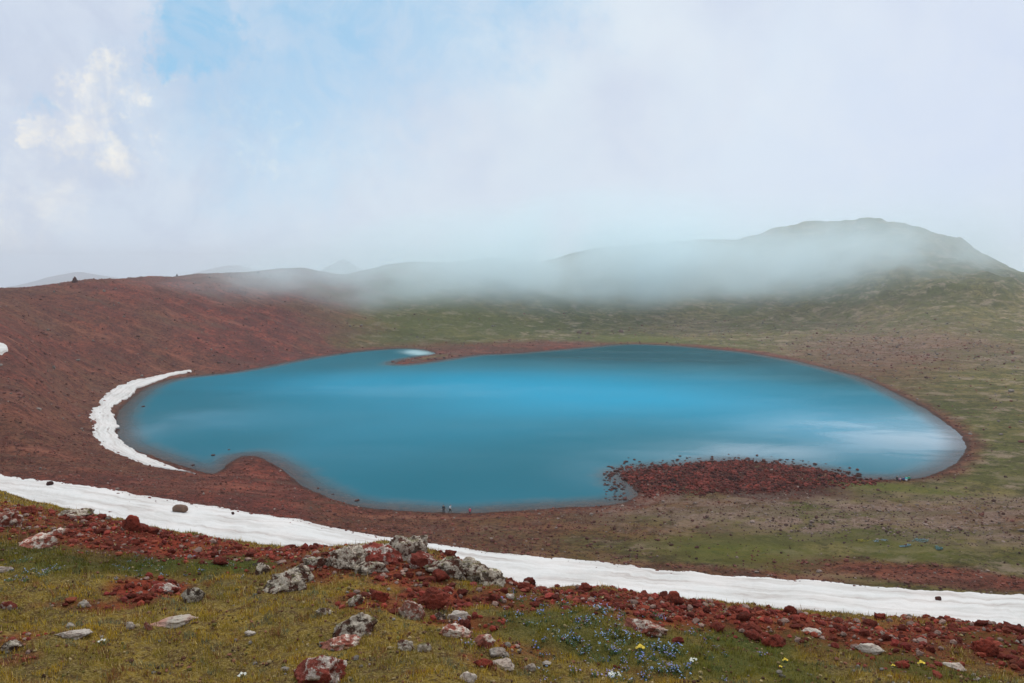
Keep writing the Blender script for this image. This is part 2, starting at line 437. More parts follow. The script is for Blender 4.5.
# ------------------------------------------------------------------ materials
def new_mat(name, rough=.9):
    m = bpy.data.materials.new(name); m.use_nodes = True
    t = m.node_tree; b = t.nodes['Principled BSDF']; b.inputs['Roughness'].default_value = rough
    b.inputs['Specular IOR Level'].default_value = .25
    return m, t, b
def ground_material():
    m, t, b = new_mat('ground_scoria_and_turf', .95)
    b.inputs['Specular IOR Level'].default_value = .08
    geo = N(t, 'ShaderNodeNewGeometry'); P = geo.outputs['Position']
    z1 = N(t, 'ShaderNodeAttribute', attribute_name='zone'); s1 = N(t, 'ShaderNodeSeparateColor'); L(t, z1.outputs['Color'], s1.inputs[0])
    z2 = N(t, 'ShaderNodeAttribute', attribute_name='zone_more'); s2 = N(t, 'ShaderNodeSeparateColor'); L(t, z2.outputs['Color'], s2.inputs[0])
    red, lush, scree = s1.outputs; near, dark, wet = s2.outputs
    cN, cL = noise_n(t, P, 9, 6, .7), noise_n(t, P, 1.1, 4, .6)        # close ground
    fN, fL, fX = noise_n(t, P, .9, 7, .75), noise_n(t, P, .08, 5, .6), noise_n(t, P, .012, 4, .5)
    # turf
    tn = mix_c(t, ramp(t, cL, .38, .62), (.24, .15, .022), (.13, .09, .022))
    tn = mix_c(t, math_n(t, 'MULTIPLY', ramp(t, cN, .46, .60), .75), tn, (.075, .036, .018))
    tn = mix_c(t, math_n(t, 'MULTIPLY', ramp(t, noise_n(t, P, 38, 4, .7), .48, .62), .6), tn, (.36, .26, .10))
    tn = mix_c(t, math_n(t, 'MULTIPLY', ramp(t, noise_n(t, P, 27, 4, .7), .52, .62), .6), tn, (.05, .03, .014))
    mid_n = noise_n(t, P, .25, 6, .7)
    tf = mix_c(t, ramp(t, fL, .40, .60), (.125, .108, .026), (.235, .175, .060))
    tf = mix_c(t, math_n(t, 'MULTIPLY', ramp(t, fX, .42, .60), .8), tf, (.095, .098, .020))
    tf = mix_c(t, math_n(t, 'MULTIPLY', ramp(t, mid_n, .47, .58), .8), tf, (.065, .058, .016))
    tf = mix_c(t, math_n(t, 'MULTIPLY', ramp(t, fN, .46, .60), .6), tf, (.04, .035, .014))
    tf = mix_c(t, math_n(t, 'MULTIPLY', ramp(t, noise_n(t, P, .09, 7, .75), .51, .62), .7), tf, (.34, .24, .17))
    turf = mix_c(t, near, tf, tn)
    # lush grass
    lg = mix_c(t, ramp(t, fN, .3, .7), (.065, .085, .014), (.17, .15, .022))
    lgn = mix_c(t, ramp(t, cN, .35, .65), (.028, .045, .008), (.085, .095, .016))
    lgc = mix_c(t, near, lg, lgn)
    # red scoria
    rf = mix_c(t, ramp(t, fL, .38, .60), (.27, .060, .036), (.145, .037, .027))
    rf = mix_c(t, math_n(t, 'MULTIPLY', ramp(t, fX, .42, .60), .7), rf, (.19, .088, .046))
    rf = mix_c(t, math_n(t, 'MULTIPLY', ramp(t, mid_n, .46, .58), .75), rf, (.10, .030, .021))
    rf = mix_c(t, math_n(t, 'MULTIPLY', ramp(t, fN, .45, .60), .75), rf, (.045, .014, .010))
    rf = mix_c(t, math_n(t, 'MULTIPLY', ramp(t, noise_n(t, P, 2.2, 5, .8), .60, .72), .5), rf, (.30, .14, .11))
    rn = mix_c(t, ramp(t, cL, .35, .65), (.24, .042, .022), (.15, .032, .018))
    rn = mix_c(t, math_n(t, 'MULTIPLY', ramp(t, cN, .48, .62), .75), rn, (.045, .010, .007))
    rc = mix_c(t, near, rf, rn)
    # grey pink scree
    sg = mix_c(t, ramp(t, fN, .38, .62), (.14, .075, .05), (.32, .21, .16))
    sg = mix_c(t, ramp(t, noise_n(t, P, 2.6, 4, .8), .55, .68), sg, (.30, .22, .18))
    c = mix_c(t, red, turf, rc)
    c = mix_c(t, math_n(t, 'MULTIPLY', scree, ramp(t, noise_n(t, P, .22, 5, .65), .38, .56)), c, sg)
    c = mix_c(t, lush, c, lgc)
    # far slopes: thin stony or grassy streaks
    sm = N(t, 'ShaderNodeMapping'); L(t, P, sm.inputs[0]); sm.inputs['Rotation'].default_value = (0, 0, .5); sm.inputs['Scale'].default_value = (.022, .11, .05)
    strk = noise_n(t, sm.outputs[0], 1.0, 7, .65, .6)
    c = mix_c(t, math_n(t, 'MULTIPLY', math_n(t, 'SUBTRACT', 1.0, near), math_n(t, 'MULTIPLY', ramp(t, strk, .52, .64), .55)), c, mix_c(t, red, (.10, .095, .025), (.13, .07, .045)))
    c = mix_c(t, math_n(t, 'MULTIPLY', math_n(t, 'SUBTRACT', 1.0, near), math_n(t, 'MULTIPLY', math_n(t, 'SUBTRACT', 1.0, ramp(t, strk, .34, .44)), .5)), c, mix_c(t, red, (.25, .19, .09), (.30, .11, .07)))
    c = mix_c(t, math_n(t, 'MULTIPLY', dark, .55), c, (.035, .018, .012))
    c = mix_c(t, math_n(t, 'MULTIPLY', wet, .6), c, (.04, .022, .018))
    L(t, c, b.inputs['Base Color'])
    bp1 = N(t, 'ShaderNodeBump'); bp1.inputs['Strength'].default_value = 1.0; bp1.inputs['Distance'].default_value = .9
    hf = math_n(t, 'ADD', fN, math_n(t, 'MULTIPLY', noise_n(t, P, 2.6, 4, .8), .5))
    hn = math_n(t, 'MULTIPLY', cN, .12)
    mx = N(t, 'ShaderNodeMix'); L(t, near, mx.inputs[0]); L(t, hf, mx.inputs[2]); L(t, hn, mx.inputs[3])
    L(t, mx.outputs[0], bp1.inputs['Height']); L(t, bp1.outputs[0], b.inputs['Normal'])
    return m
def stone_material(name, c1, c2, c3, scale=6, use_attr=False, lichen=None, lich_amt=(.5, .58), moss=None, rough=.9, bump=.6, dist=.03):
    m, t, b = new_mat(name, rough)
    b.inputs['Specular IOR Level'].default_value = .12
    tcn = N(t, 'ShaderNodeTexCoord'); P = tcn.outputs['Object']
    oi = N(t, 'ShaderNodeObjectInfo')
    off = N(t, 'ShaderNodeVectorMath', operation='ADD'); L(t, P, off.inputs[0])
    cmb = N(t, 'ShaderNodeCombineXYZ'); L(t, math_n(t, 'MULTIPLY', oi.outputs['Random'], 37.0), cmb.inputs[0]); L(t, cmb.outputs[0], off.inputs[1])
    V = off.outputs[0]
    n1, n2, n3 = noise_n(t, V, scale * .4, 4, .6), noise_n(t, V, scale * 2.2, 6, .7), noise_n(t, V, scale, 6, .7)
    c = mix_c(t, ramp(t, n1, .38, .62), c1, c2)
    c = mix_c(t, math_n(t, 'MULTIPLY', ramp(t, n2, .5, .66), .8), c, c3)
    if lichen:
        l = mix_c(t, ramp(t, n2, .4, .6), lichen[0], lichen[1])
        c = mix_c(t, ramp(t, n3, lich_amt[0], lich_amt[1]), c, l)
    if moss:
        geo = N(t, 'ShaderNodeNewGeometry'); sx = N(t, 'ShaderNodeSeparateXYZ'); L(t, geo.outputs['Normal'], sx.inputs[0])
        mm = math_n(t, 'MULTIPLY', ramp(t, sx.outputs[2], .55, .9), ramp(t, noise_n(t, V, scale * .8, 5, .7), .52, .6))
        c = mix_c(t, math_n(t, 'MULTIPLY', mm, .8), c, moss)
    if use_attr:
        a = N(t, 'ShaderNodeAttribute', attribute_name='tint')
        c = mix_c(t, 1.0, c, a.outputs['Color'], 'MULTIPLY')
    else:
        v = math_n(t, 'ADD', math_n(t, 'MULTIPLY', oi.outputs['Random'], .6), .7)
        cc = N(t, 'ShaderNodeCombineColor'); [L(t, v, cc.inputs[i]) for i in range(3)]
        c = mix_c(t, 1.0, c, cc.outputs[0], 'MULTIPLY')
    L(t, c, b.inputs['Base Color'])
    bp = N(t, 'ShaderNodeBump'); bp.inputs['Strength'].default_value = bump; bp.inputs['Distance'].default_value = dist
    L(t, math_n(t, 'ADD', n2, n3), bp.inputs['Height']); L(t, bp.outputs[0], b.inputs['Normal'])
    return m
def attr_material(name, attr='tint', rough=.8, trans=0.0):
    m, t, b = new_mat(name, rough)
    b.inputs['Specular IOR Level'].default_value = .15
    a = N(t, 'ShaderNodeAttribute', attribute_name=attr)
    n = noise_n(t, None, 40, 2)
    c = mix_c(t, .3, a.outputs['Color'], (.5, .5, .5), 'MULTIPLY'); L(t, a.outputs['Color'], b.inputs['Base Color'])
    return m
def plain(name, c, rough=.8):
    m, t, b = new_mat(name, rough)
    tcn = N(t, 'ShaderNodeTexCoord')
    f = ramp(t, noise_n(t, tcn.outputs['Object'], 12, 3), .3, .7)
    L(t, mix_c(t, f, tuple(x * .8 for x in c), tuple(min(1, x * 1.15) for x in c)), b.inputs['Base Color'])
    return m
M = {}
M['ground'] = ground_material()
M['lichen'] = stone_material('lichen_grey_rock', (.13, .045, .03), (.10, .07, .05), (.03, .016, .012), 11, lichen=((.66, .56, .45), (.40, .31, .24)), lich_amt=(.45, .53), moss=(.14, .12, .03), bump=1.0, dist=.05)
M['red_lichen'] = stone_material('red_rock_with_lichen', (.24, .05, .035), (.17, .04, .028), (.05, .014, .010), 7, lichen=((.55, .47, .41), (.30, .21, .17)), lich_amt=(.50, .56), bump=1.0, dist=.05)
M['red_rock'] = stone_material('red_scoria_rock', (.23, .042, .026), (.14, .030, .019), (.035, .009, .007), 8, bump=1.0, dist=.04)
M['pale'] = stone_material('pale_grey_rock', (.46, .39, .33), (.34, .26, .21), (.12, .07, .055), 11, bump=.7, dist=.03)
M['pale_red'] = stone_material('pale_rock_with_red_stain', (.38, .32, .26), (.36, .13, .09), (.15, .07, .05), 4, bump=.7, dist=.03)
M['pink'] = stone_material('pinkish_rock', (.30, .12, .085), (.18, .045, .03), (.07, .03, .02), 10, lichen=((.52, .44, .37), (.34, .24, .19)), lich_amt=(.48, .56), bump=.7, dist=.03)
M['tan'] = stone_material('tan_boulder', (.20, .12, .08), (.15, .085, .06), (.08, .05, .035), 1.5, bump=.6, dist=.1)
M['shore'] = stone_material('dark_shore_stone', (.09, .026, .018), (.06, .022, .018), (.02, .012, .012), 2, bump=.7, dist=.1)
M['rubble'] = stone_material('scoria_rubble', (.9, .9, .9), (.8, .8, .8), (.5, .48, .48), 10, use_attr=True, bump=.8, dist=.03)
M['blade'] = attr_material('grass_blade')

# ------------------------------------------------------------------ terrain sheet
th = np.radians(np.concatenate([np.linspace(-180, -46, 60)[:-1], np.linspace(-46, -36, 60)[:-1], np.linspace(-36, 36, 900)[:-1], np.linspace(36, 46, 60)[:-1], np.linspace(46, 180, 60)]))
def ls(a, b, n): return np.exp(np.linspace(math.log(a), math.log(b), n + 1))[:-1]
rr_ = np.concatenate([[.02], ls(.4, 4, 24), ls(4, 27, 300), ls(27, 90, 70), ls(90, 480, 430), ls(480, 1050, 130), ls(1050, 11000, 60), [11000]])
R_, T_ = np.meshgrid(rr_, th, indexing='ij')
X = (R_ * np.sin(T_)).ravel(); Y = (R_ * np.cos(T_)).ravel()
Z = height(X, Y)
mk = masks(X, Y)
wet = (1 - sstep(np.abs(mk['d']), .2, 1.6)) * (mk['d'] < 50)
zone1 = np.stack([mk['red'], mk['lush'], mk['scree'], np.ones_like(X)], 1)
zone2 = np.stack([mk['near'], mk['dark'], wet, np.ones_like(X)], 1)
terrain = mesh_np('ground', np.stack([X, Y, Z], 1), grid_faces(len(rr_), len(th))[:, ::-1], M['ground'], True,
                  attrs={'zone': ('FLOAT_COLOR', zone1), 'zone_more': ('FLOAT_COLOR', zone2)})
tag(terrain, 'crater ground of red scoria and olive turf', 'ground', kind='structure')

# ------------------------------------------------------------------ lake
def water_material():
    m, t, b = new_mat('lake_water', .04)
    b.inputs['IOR'].default_value = 1.33
    geo = N(t, 'ShaderNodeNewGeometry'); P = geo.outputs['Position']
    a = N(t, 'ShaderNodeAttribute', attribute_name='depth')
    dep = a.outputs['Fac']
    big = noise_n(t, P, .010, 3, .5, .6)
    mk_ = N(t, 'ShaderNodeAttribute', attribute_name='milky_and_reflection'); calm_a = N(t, 'ShaderNodeAttribute', attribute_name='calm')
    cp_ = N(t, 'ShaderNodeMapping'); L(t, P, cp_.inputs[0]); cp_.inputs['Scale'].default_value = (.03, .06, 1)
    calm_v = math_n(t, 'MULTIPLY', calm_a.outputs['Fac'], math_n(t, 'ADD', .55, math_n(t, 'MULTIPLY', ramp(t, noise_n(t, cp_.outputs[0], 1.0, 6, .6, .6), .34, .6), .45)))
    f = math_n(t, 'ADD', mk_.outputs['Fac'], math_n(t, 'MULTIPLY', math_n(t, 'SUBTRACT', big, .5), .35), clamp=True)
    base = mix_c(t, ramp(t, f, 0, .35, False), (.006, .050, .062), (.016, .115, .155))
    base = mix_c(t, ramp(t, f, .35, 1.0, False), base, (.010, .232, .365))
    dpn = math_n(t, 'ADD', dep, math_n(t, 'MULTIPLY', math_n(t, 'SUBTRACT', noise_n(t, P, .12, 5, .6), .5), .5))
    base = mix_c(t, ramp(t, dpn, -.1, .75), mix_c(t, ramp(t, noise_n(t, P, .8, 5, .7), .4, .6), (.15, .12, .105), (.09, .10, .105)), base)
    sheen_a = N(t, 'ShaderNodeAttribute', attribute_name='inlet_sheen')
    base = mix_c(t, ramp(t, math_n(t, 'ADD', sheen_a.outputs['Fac'], math_n(t, 'MULTIPLY', math_n(t, 'SUBTRACT', noise_n(t, P, .15, 4, .6), .5), .5)), .15, 1.0), base, (.36, .50, .53))
    dif = N(t, 'ShaderNodeBsdfDiffuse'); L(t, base, dif.inputs[0])
    mp = N(t, 'ShaderNodeMapping'); L(t, P, mp.inputs[0]); mp.inputs['Scale'].default_value = (1.0, .6, 1)
    rip = math_n(t, 'ADD', noise_n(t, mp.outputs[0], 1.3, 3, .6), math_n(t, 'MULTIPLY', noise_n(t, mp.outputs[0], .35, 3, .5), 1.3))
    cm = math_n(t, 'SUBTRACT', 1.0, math_n(t, 'MULTIPLY', calm_v, .92))
    wp = N(t, 'ShaderNodeMapping'); L(t, P, wp.inputs[0]); wp.inputs['Scale'].default_value = (.010, .03, 1); wp.inputs['Rotation'].default_value = (0, 0, .12)
    wind = math_n(t, 'MULTIPLY', ramp(t, noise_n(t, wp.outputs[0], 1.0, 6, .6, .5), .36, .64), cm)
    bp = N(t, 'ShaderNodeBump'); bp.inputs['Distance'].default_value = .10
    L(t, math_n(t, 'ADD', .06, math_n(t, 'MULTIPLY', wind, .5)), bp.inputs['Strength']); L(t, rip, bp.inputs['Height'])
    gl = N(t, 'ShaderNodeBsdfGlossy'); L(t, bp.outputs[0], gl.inputs['Normal']); gl.inputs['Roughness'].default_value = .05
    L(t, mix_c(t, calm_v, (.55, .82, .95), (.95, .98, 1.0)), gl.inputs['Color'])
    fr = N(t, 'ShaderNodeFresnel'); fr.inputs['IOR'].default_value = 1.33; L(t, bp.outputs[0], fr.inputs['Normal'])
    amt = math_n(t, 'ADD', .32, math_n(t, 'SUBTRACT', math_n(t, 'MULTIPLY', calm_v, 1.6), math_n(t, 'MULTIPLY', wind, .14)))
    w1 = N(t, 'ShaderNodeMixShader'); L(t, math_n(t, 'MULTIPLY', fr.outputs[0], amt, clamp=True), w1.inputs[0]); L(t, dif.outputs[0], w1.inputs[1]); L(t, gl.outputs[0], w1.inputs[2])
    tr = N(t, 'ShaderNodeBsdfTransparent'); tr.inputs[0].default_value = (.86, .92, .93, 1)
    ms = N(t, 'ShaderNodeMixShader')
    L(t, math_n(t, 'ADD', .5, math_n(t, 'MULTIPLY', ramp(t, dep, .0, .6), .50)), ms.inputs[0])
    L(t, tr.outputs[0], ms.inputs[1]); L(t, w1.outputs[0], ms.inputs[2])
    L(t, ms.outputs[0], t.nodes['Material Output'].inputs[0])
    return m
x0, x1 = SH[:, 0].min() - 6, SH[:, 0].max() + 6; y0, y1 = SH[:, 1].min() - 6, SH[:, 1].max() + 6
gx, gy = np.arange(x0, x1, 1.6), np.arange(y0, y1, 1.6)
GX, GY = np.meshgrid(gx, gy)
sdv = lake_sd(GX, GY)
depth = np.maximum(0, -(-.0) - (.075 * sdv - .00045 * sdv * sdv)) * (sdv < 0)
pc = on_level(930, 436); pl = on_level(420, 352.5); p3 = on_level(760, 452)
inlet_sheen = np.exp(-(((GX.ravel() - pl[0]) / 9) ** 2 + ((GY.ravel() - pl[1] + (GX.ravel() - pl[0]) * .5) / 11) ** 2)) ** .6  # pale mirror-like sheen of the inlet, painted into the water colour
calm = np.maximum(np.exp(-(((GX.ravel() - pc[0]) / 46) ** 2 + ((GY.ravel() - pc[1]) / 34) ** 2)), np.exp(-(((GX.ravel() - pl[0]) / 13) ** 2 + ((GY.ravel() - pl[1]) / 16) ** 2)) * .1)
for (cpx, cpy, crx, cry, ca) in [(200, 420, 60, 14, .22), (150, 430, 30, 22, .25), (440, 392, 120, 8, .16), (330, 455, 110, 14, .12), (680, 425, 120, 14, .14), (590, 470, 40, 16, .25)]:
    c0 = on_level(cpx, cpy); c1 = on_level(cpx, cpy + cry)
    calm = np.maximum(calm, ca * np.exp(-(((GX.ravel() - c0[0]) / (crx / F * c0[1])) ** 2 + ((GY.ravel() - c0[1]) / abs(c1[1] - c0[1])) ** 2)))
calm = np.maximum(calm, .8 * np.exp(-(((GX.ravel() - p3[0]) / 30) ** 2 + ((GY.ravel() - p3[1]) / 14) ** 2)))
def gb(px, py, rx, ry):
    c = on_level(px, py); e = on_level(px, py + ry); w_ = rx / F * c[1]
    return np.exp(-(((GX.ravel() - c[0]) / w_) ** 2 + ((GY.ravel() - c[1]) / abs(e[1] - c[1])) ** 2))
milky_and_reflection = np.clip(.30 + .55 * gb(480, 382, 270, 17) + .5 * gb(640, 400, 200, 20) + .35 * gb(820, 425, 120, 24) + .2 * gb(430, 420, 240, 30) - .7 * gb(710, 352, 190, 11) - .4 * gb(860, 378, 90, 12) - .05 * gb(180, 420, 60, 40), 0, 1)  # turquoise water, with the hill's dark reflection painted in along the far-right bank
keep = (sdv.reshape(GX.shape) < 5)
fc = grid_faces(*GX.shape)
fc = fc[keep.ravel()[fc].any(1)]
lake = mesh_np('lake', np.stack([GX.ravel(), GY.ravel(), np.zeros(GX.size)], 1), fc, water_material(), True,
               attrs={'depth': ('FLOAT', depth), 'calm': ('FLOAT', calm), 'milky_and_reflection': ('FLOAT', milky_and_reflection), 'inlet_sheen': ('FLOAT', inlet_sheen)})
tag(lake, 'turquoise crater lake water', 'water', kind='structure')

# ------------------------------------------------------------------ distant hills
def far_hill(name, px, py_top, Yd, halfw_px, label, seed):
    cx, cy, cz_ = on_dist(px, py_top, Yd)
    hw = halfw_px / F * Yd
    n = 60
    gx_ = np.linspace(-1, 1, n); A, B = np.meshgrid(gx_, gx_)
    rad = np.sqrt(A ** 2 + B ** 2) + .12 * fbm(A * 2.1 + seed, B * 2.1, 4)
    prof = np.clip(1 - rad, 0, 1) ** .85
    zz = -425 + prof * (cz_ + 425)
    o = mesh_np(name, np.stack([cx + A.ravel() * hw, cy + B.ravel() * hw, zz.ravel()], 1), grid_faces(n, n), M['far'], True)
    tag(o, label, 'hill', kind='structure')
m, t, b = new_mat('distant_hill', .95)
g = N(t, 'ShaderNodeNewGeometry')
L(t, mix_c(t, ramp(t, noise_n(t, g.outputs['Position'], .01, 5, .6), .4, .6), (.07, .065, .035), (.10, .05, .035)), b.inputs['Base Color'])
M['far'] = m
far_hill('hill', 78, 271, 7600, 150, 'low pale blue hill beyond the red slope at far left', 3)
far_hill('hill', 343, 258, 6300, 90, 'small pointed blue peak fading in mist behind the rim', 9)
far_hill('hill', 235, 264, 9000, 150, 'very faint rounded hill in the mist behind the rim', 5)

# ------------------------------------------------------------------ snow
def snow_material():
    m, t, b = new_mat('old_snow', .7)
    b.inputs['Subsurface Weight'].default_value = 0.0
    geo = N(t, 'ShaderNodeNewGeometry'); P = geo.outputs['Position']
    st = N(t, 'ShaderNodeAttribute', attribute_name='st')       # along / across the drift
    mp = N(t, 'ShaderNodeMapping'); L(t, st.outputs['Vector'], mp.inputs[0]); mp.inputs['Scale'].default_value = (.05, 9, 1)
    streak = noise_n(t, mp.outputs[0], 1.0, 5, .65, .5)
    c = mix_c(t, ramp(t, streak, .38, .62), (.57, .54, .515), (.46, .42, .39))
    c = mix_c(t, math_n(t, 'MULTIPLY', ramp(t, streak, .57, .64), .7), c, (.34, .28, .255))
    c = mix_c(t, math_n(t, 'MULTIPLY', ramp(t, noise_n(t, P, 1.4, 6, .75), .55, .72), .45), c, (.56, .47, .43))
    c = mix_c(t, math_n(t, 'MULTIPLY', ramp(t, noise_n(t, P, .12, 3, .6), .4, .65), .25), c, (.72, .62, .58))
    c = mix_c(t, ramp(t, noise_n(t, P, 3.0, 3, .8), .72, .76), c, (.18, .10, .08))
    L(t, c, b.inputs['Base Color'])
    bp = N(t, 'ShaderNodeBump'); bp.inputs['Strength'].default_value = .5; bp.inputs['Distance'].default_value = .25
    L(t, math_n(t, 'ADD', noise_n(t, P, 1.2, 5, .7), math_n(t, 'MULTIPLY', streak, .4)), bp.inputs['Height']); L(t, bp.outputs[0], b.inputs['Normal'])
    return m
M['snow'] = snow_material()
def resample(P, n):
    P = np.array(P, float); s = np.concatenate([[0], np.cumsum(np.hypot(*np.diff(P, axis=0).T))])
    q = np.linspace(0, s[-1], n); return np.stack([np.interp(q, s, P[:, 0]), np.interp(q, s, P[:, 1])], 1)
def ground_pt(px, py, rmin=60):
    p = at(px, py, rmin); return p[:2]
def snow_patch(top, bot, n, m_, thick, label, hard=False, rough=.6, ends=.02):
    A = resample([ground_pt(*p) for p in top], n); B = resample([ground_pt(*p) for p in bot], n)
    s = np.linspace(0, 1, m_)
    if hard: s = np.concatenate([s, [1.0, 1.0]])
    nA = fbm(A[:, 0] / 4, A[:, 1] / 4, 4)[:, None] * rough; nB = fbm(B[:, 0] / 3.3 + 7, B[:, 1] / 3.3, 4)[:, None] * rough
    D = B - A; ln = np.maximum(np.hypot(D[:, 0], D[:, 1])[:, None], 1e-3); D = D / ln
    A = A + D * nA * 2; B = B + D * nB * 2
    P = A[:, None] * (1 - s[None, :, None]) + B[:, None] * s[None, :, None]
    x, y = P[..., 0], P[..., 1]
    g = height(x, y, False)
    e = np.linspace(0, 1, n)[:, None]; ee = sstep(e, 0, ends) * sstep(1 - e, 0, ends)
    w = np.minimum(ln, 12) / 12 * .6 + .4
    if hard:
        prof = sstep(s, -.05, .3) * 1.0; prof[-2] = .25; prof[-1] = -.8
        zz = g + (thick * prof[None] * (.8 + .3 * fbm(x / 5, y / 5, 2)) - .06) * ee * w - .25 * (1 - ee)
    else:
        prof = np.sqrt(np.clip(np.sin(np.pi * s), 0, 1))
        zz = g + (thick * prof[None] * w + .12 * fbm(x / 3.5, y / 3.5, 3) * prof[None] + .16 * fbm(x / 1.1, y / .8, 3) * prof[None]) * ee - .35 * (1 - prof[None] ** .5) - .3 * (1 - ee)
    arc = np.concatenate([[0], np.cumsum(np.hypot(*np.diff(A, axis=0).T))])
    st = np.stack([np.broadcast_to(arc[:, None], x.shape), np.broadcast_to(s[None], x.shape), np.zeros_like(x), np.ones_like(x)], -1).reshape(-1, 4)
    f = grid_faces(n, len(s))
    o = mesh_np('snow_patch', np.stack([x.ravel(), y.ravel(), zz.ravel()], 1), f, M['snow'], True, attrs={'st': ('FLOAT_COLOR', st)})
    o.data.flip_normals() if o.data.polygons[len(f) // 2].normal.z < 0 else None
    tag(o, label, 'snow patch')
    return o
SNOW_TOP = [(-120,458),(-60,465),(0,473),(50,480),(100,487),(150,495),(200,503),(256,512.5),(300,519),(350,530),(400,538),(450,545),(512,553),(600,560),(680,570),(768,576),(850,582),(930,588),(1024,594),(1090,598),(1150,603)]
SNOW_BOT = [(-120,484),(-60,491),(0,503),(60,518),(130,536),(200,547),(256,555),(330,565),(400,572),(450,580),(512,595),(600,600),(700,610),(768,617),(850,627),(930,634),(1024,638),(1090,645),(1150,652)]
snow_patch(SNOW_TOP, SNOW_BOT, 1100, 40, .5, 'long white snow band crossing the whole picture behind the near ridge', rough=.75, ends=.01)
snow_patch([(198.5,369),(172,372.5),(150,377),(134,380),(116,386),(105,394),(99,401),(100,406),(92,408),(89,416),(92,424),(91,432),(101,446),(124,457),(148,466),(176,470.5),(206,475)],
           [(198,371.5),(171,376),(154,382.5),(136,389.5),(131,397),(117,404),(110.5,409),(114,418),(118,427),(114,432),(120,441),(129,448.5),(150,459.5),(176,469),(207,476.5)],
           260, 14, .75, 'curved snow strip along the left shore of the lake', True, .7, .03)
snow_patch([(-14,340),(-4,342),(4,344),(8,347)], [(-14,356),(-4,357),(4,355.5),(9,352)], 40, 14, .7, 'small snow patch at the left edge on the red slope', False, .9, .1)

# ------------------------------------------------------------------ stones
def ico(sub):
    bm = bmesh.new(); bmesh.ops.create_icosphere(bm, subdivisions=sub, radius=1.0)
    v = np.array([w.co[:] for w in bm.verts]); f = np.array([[w.index for w in q.verts] for q in bm.faces]); bm.free()
    return v, f
ICO = {i: ico(i) for i in (1, 2, 3, 4, 5)}
def rock_verts(seed, sub, dims, facets=14, amp=.14, freq=1.6, cut=(.55, .95)):
    v = ICO[sub][0].copy(); rs = np.random.RandomState(seed)
    v *= (1 + .22 * fbm3(v * 1.1 + rs.rand(3) * 50, 2))[:, None]
    for _ in range(facets):
        nrm = rs.normal(size=3); nrm /= np.linalg.norm(nrm); off = rs.uniform(*cut)
        dd = v @ nrm - off; mm = dd > 0
        v[mm] -= nrm * dd[mm][:, None] * .93
    nn = fbm3(v * freq * 2 + rs.rand(3) * 50, 5, .6)
    ridged = 1 - np.abs(fbm3(v * freq * 1.3 + rs.rand(3) * 90, 4, .55)) * 2
    v *= (1 + amp * nn + amp * .6 * (ridged - .6))[:, None]
    v *= np.array(dims)
    return v
def scatter_mesh(name, pos, size, mat, tint, sub=1, seed=1, nvar=8, squash=.7, sink=.2):
    rs = np.random.RandomState(seed)
    tmpl = [rock_verts(seed * 100 + i, sub, (1, 1, 1), 9, .12) for i in range(nvar)]
    tf = ICO[sub][1]; nv = len(tmpl[0]); n = len(pos)
    T = np.stack(tmpl)[rs.randint(0, nvar, n)]
    a = rs.rand(n) * 6.28; ca, sa_ = np.cos(a), np.sin(a)
    s = size[:, None] * rs.uniform(.7, 1.25, (n, 3)); s[:, 2] *= squash
    tx, ty, tz = T[..., 0], T[..., 1], T[..., 2]
    b_ = rs.rand(n)[:, None] * 6.28                                   # tumble about x before flattening
    ty, tz = ty * np.cos(b_) - tz * np.sin(b_), ty * np.sin(b_) + tz * np.cos(b_)
    tx, ty, tz = tx * s[:, :1], ty * s[:, 1:2], tz * s[:, 2:3]
    x = tx * ca[:, None] - ty * sa_[:, None] + pos[:, 0:1]
    y = tx * sa_[:, None] + ty * ca[:, None] + pos[:, 1:2]
    z = tz + pos[:, 2:3] + size[:, None] * (squash * (1 - 2 * sink)) * .8
    V = np.stack([x, y, z], -1).reshape(-1, 3)
    Fc = (tf[None] + (np.arange(n) * nv)[:, None, None]).reshape(-1, 3)
    C = np.repeat(np.concatenate([tint, np.ones((n, 1))], 1), nv, 0)
    return mesh_np(name, V, Fc, mat, False, attrs={'tint': ('FLOAT_COLOR', C)})
def sample_polar(n, r0, r1, a0, a1, rs, power=2.0):
    u = rs.rand(n); r = (r0 ** power + u * (r1 ** power - r0 ** power)) ** (1 / power)
    a = np.radians(rs.uniform(a0, a1, n)); return r * np.sin(a), r * np.cos(a)

rs = np.random.RandomState(5)
# near ridge rubble
x, y = sample_polar(70000, 5, 27, -37, 37, rs, 1.5)
mm = masks(x, y); keepp = rs.rand(len(x)) < mm['red'] ** 1.5 * (1 - .8 * mm['lush'])
x, y = x[keepp][:30000], y[keepp][:30000]; n = len(x)
sz = np.minimum(.012 + rs.exponential(.013, n), .07)
base = np.array([.21, .042, .026]); tint = base * rs.uniform(.45, 1.5, (n, 1)) * rs.uniform(.85, 1.15, (n, 3))
pk = rs.rand(n) < .17; tint[pk] = np.array([.32, .20, .16]) * rs.uniform(.6, 1.15, (pk.sum(), 1))
o = scatter_mesh('scoria_rubble', np.stack([x, y, height(x, y)], 1), sz, M['rubble'], tint, 2 if False else 1, 3)
tag(o, 'small red scoria rubble covering the near ridge', 'rubble', kind='stuff')
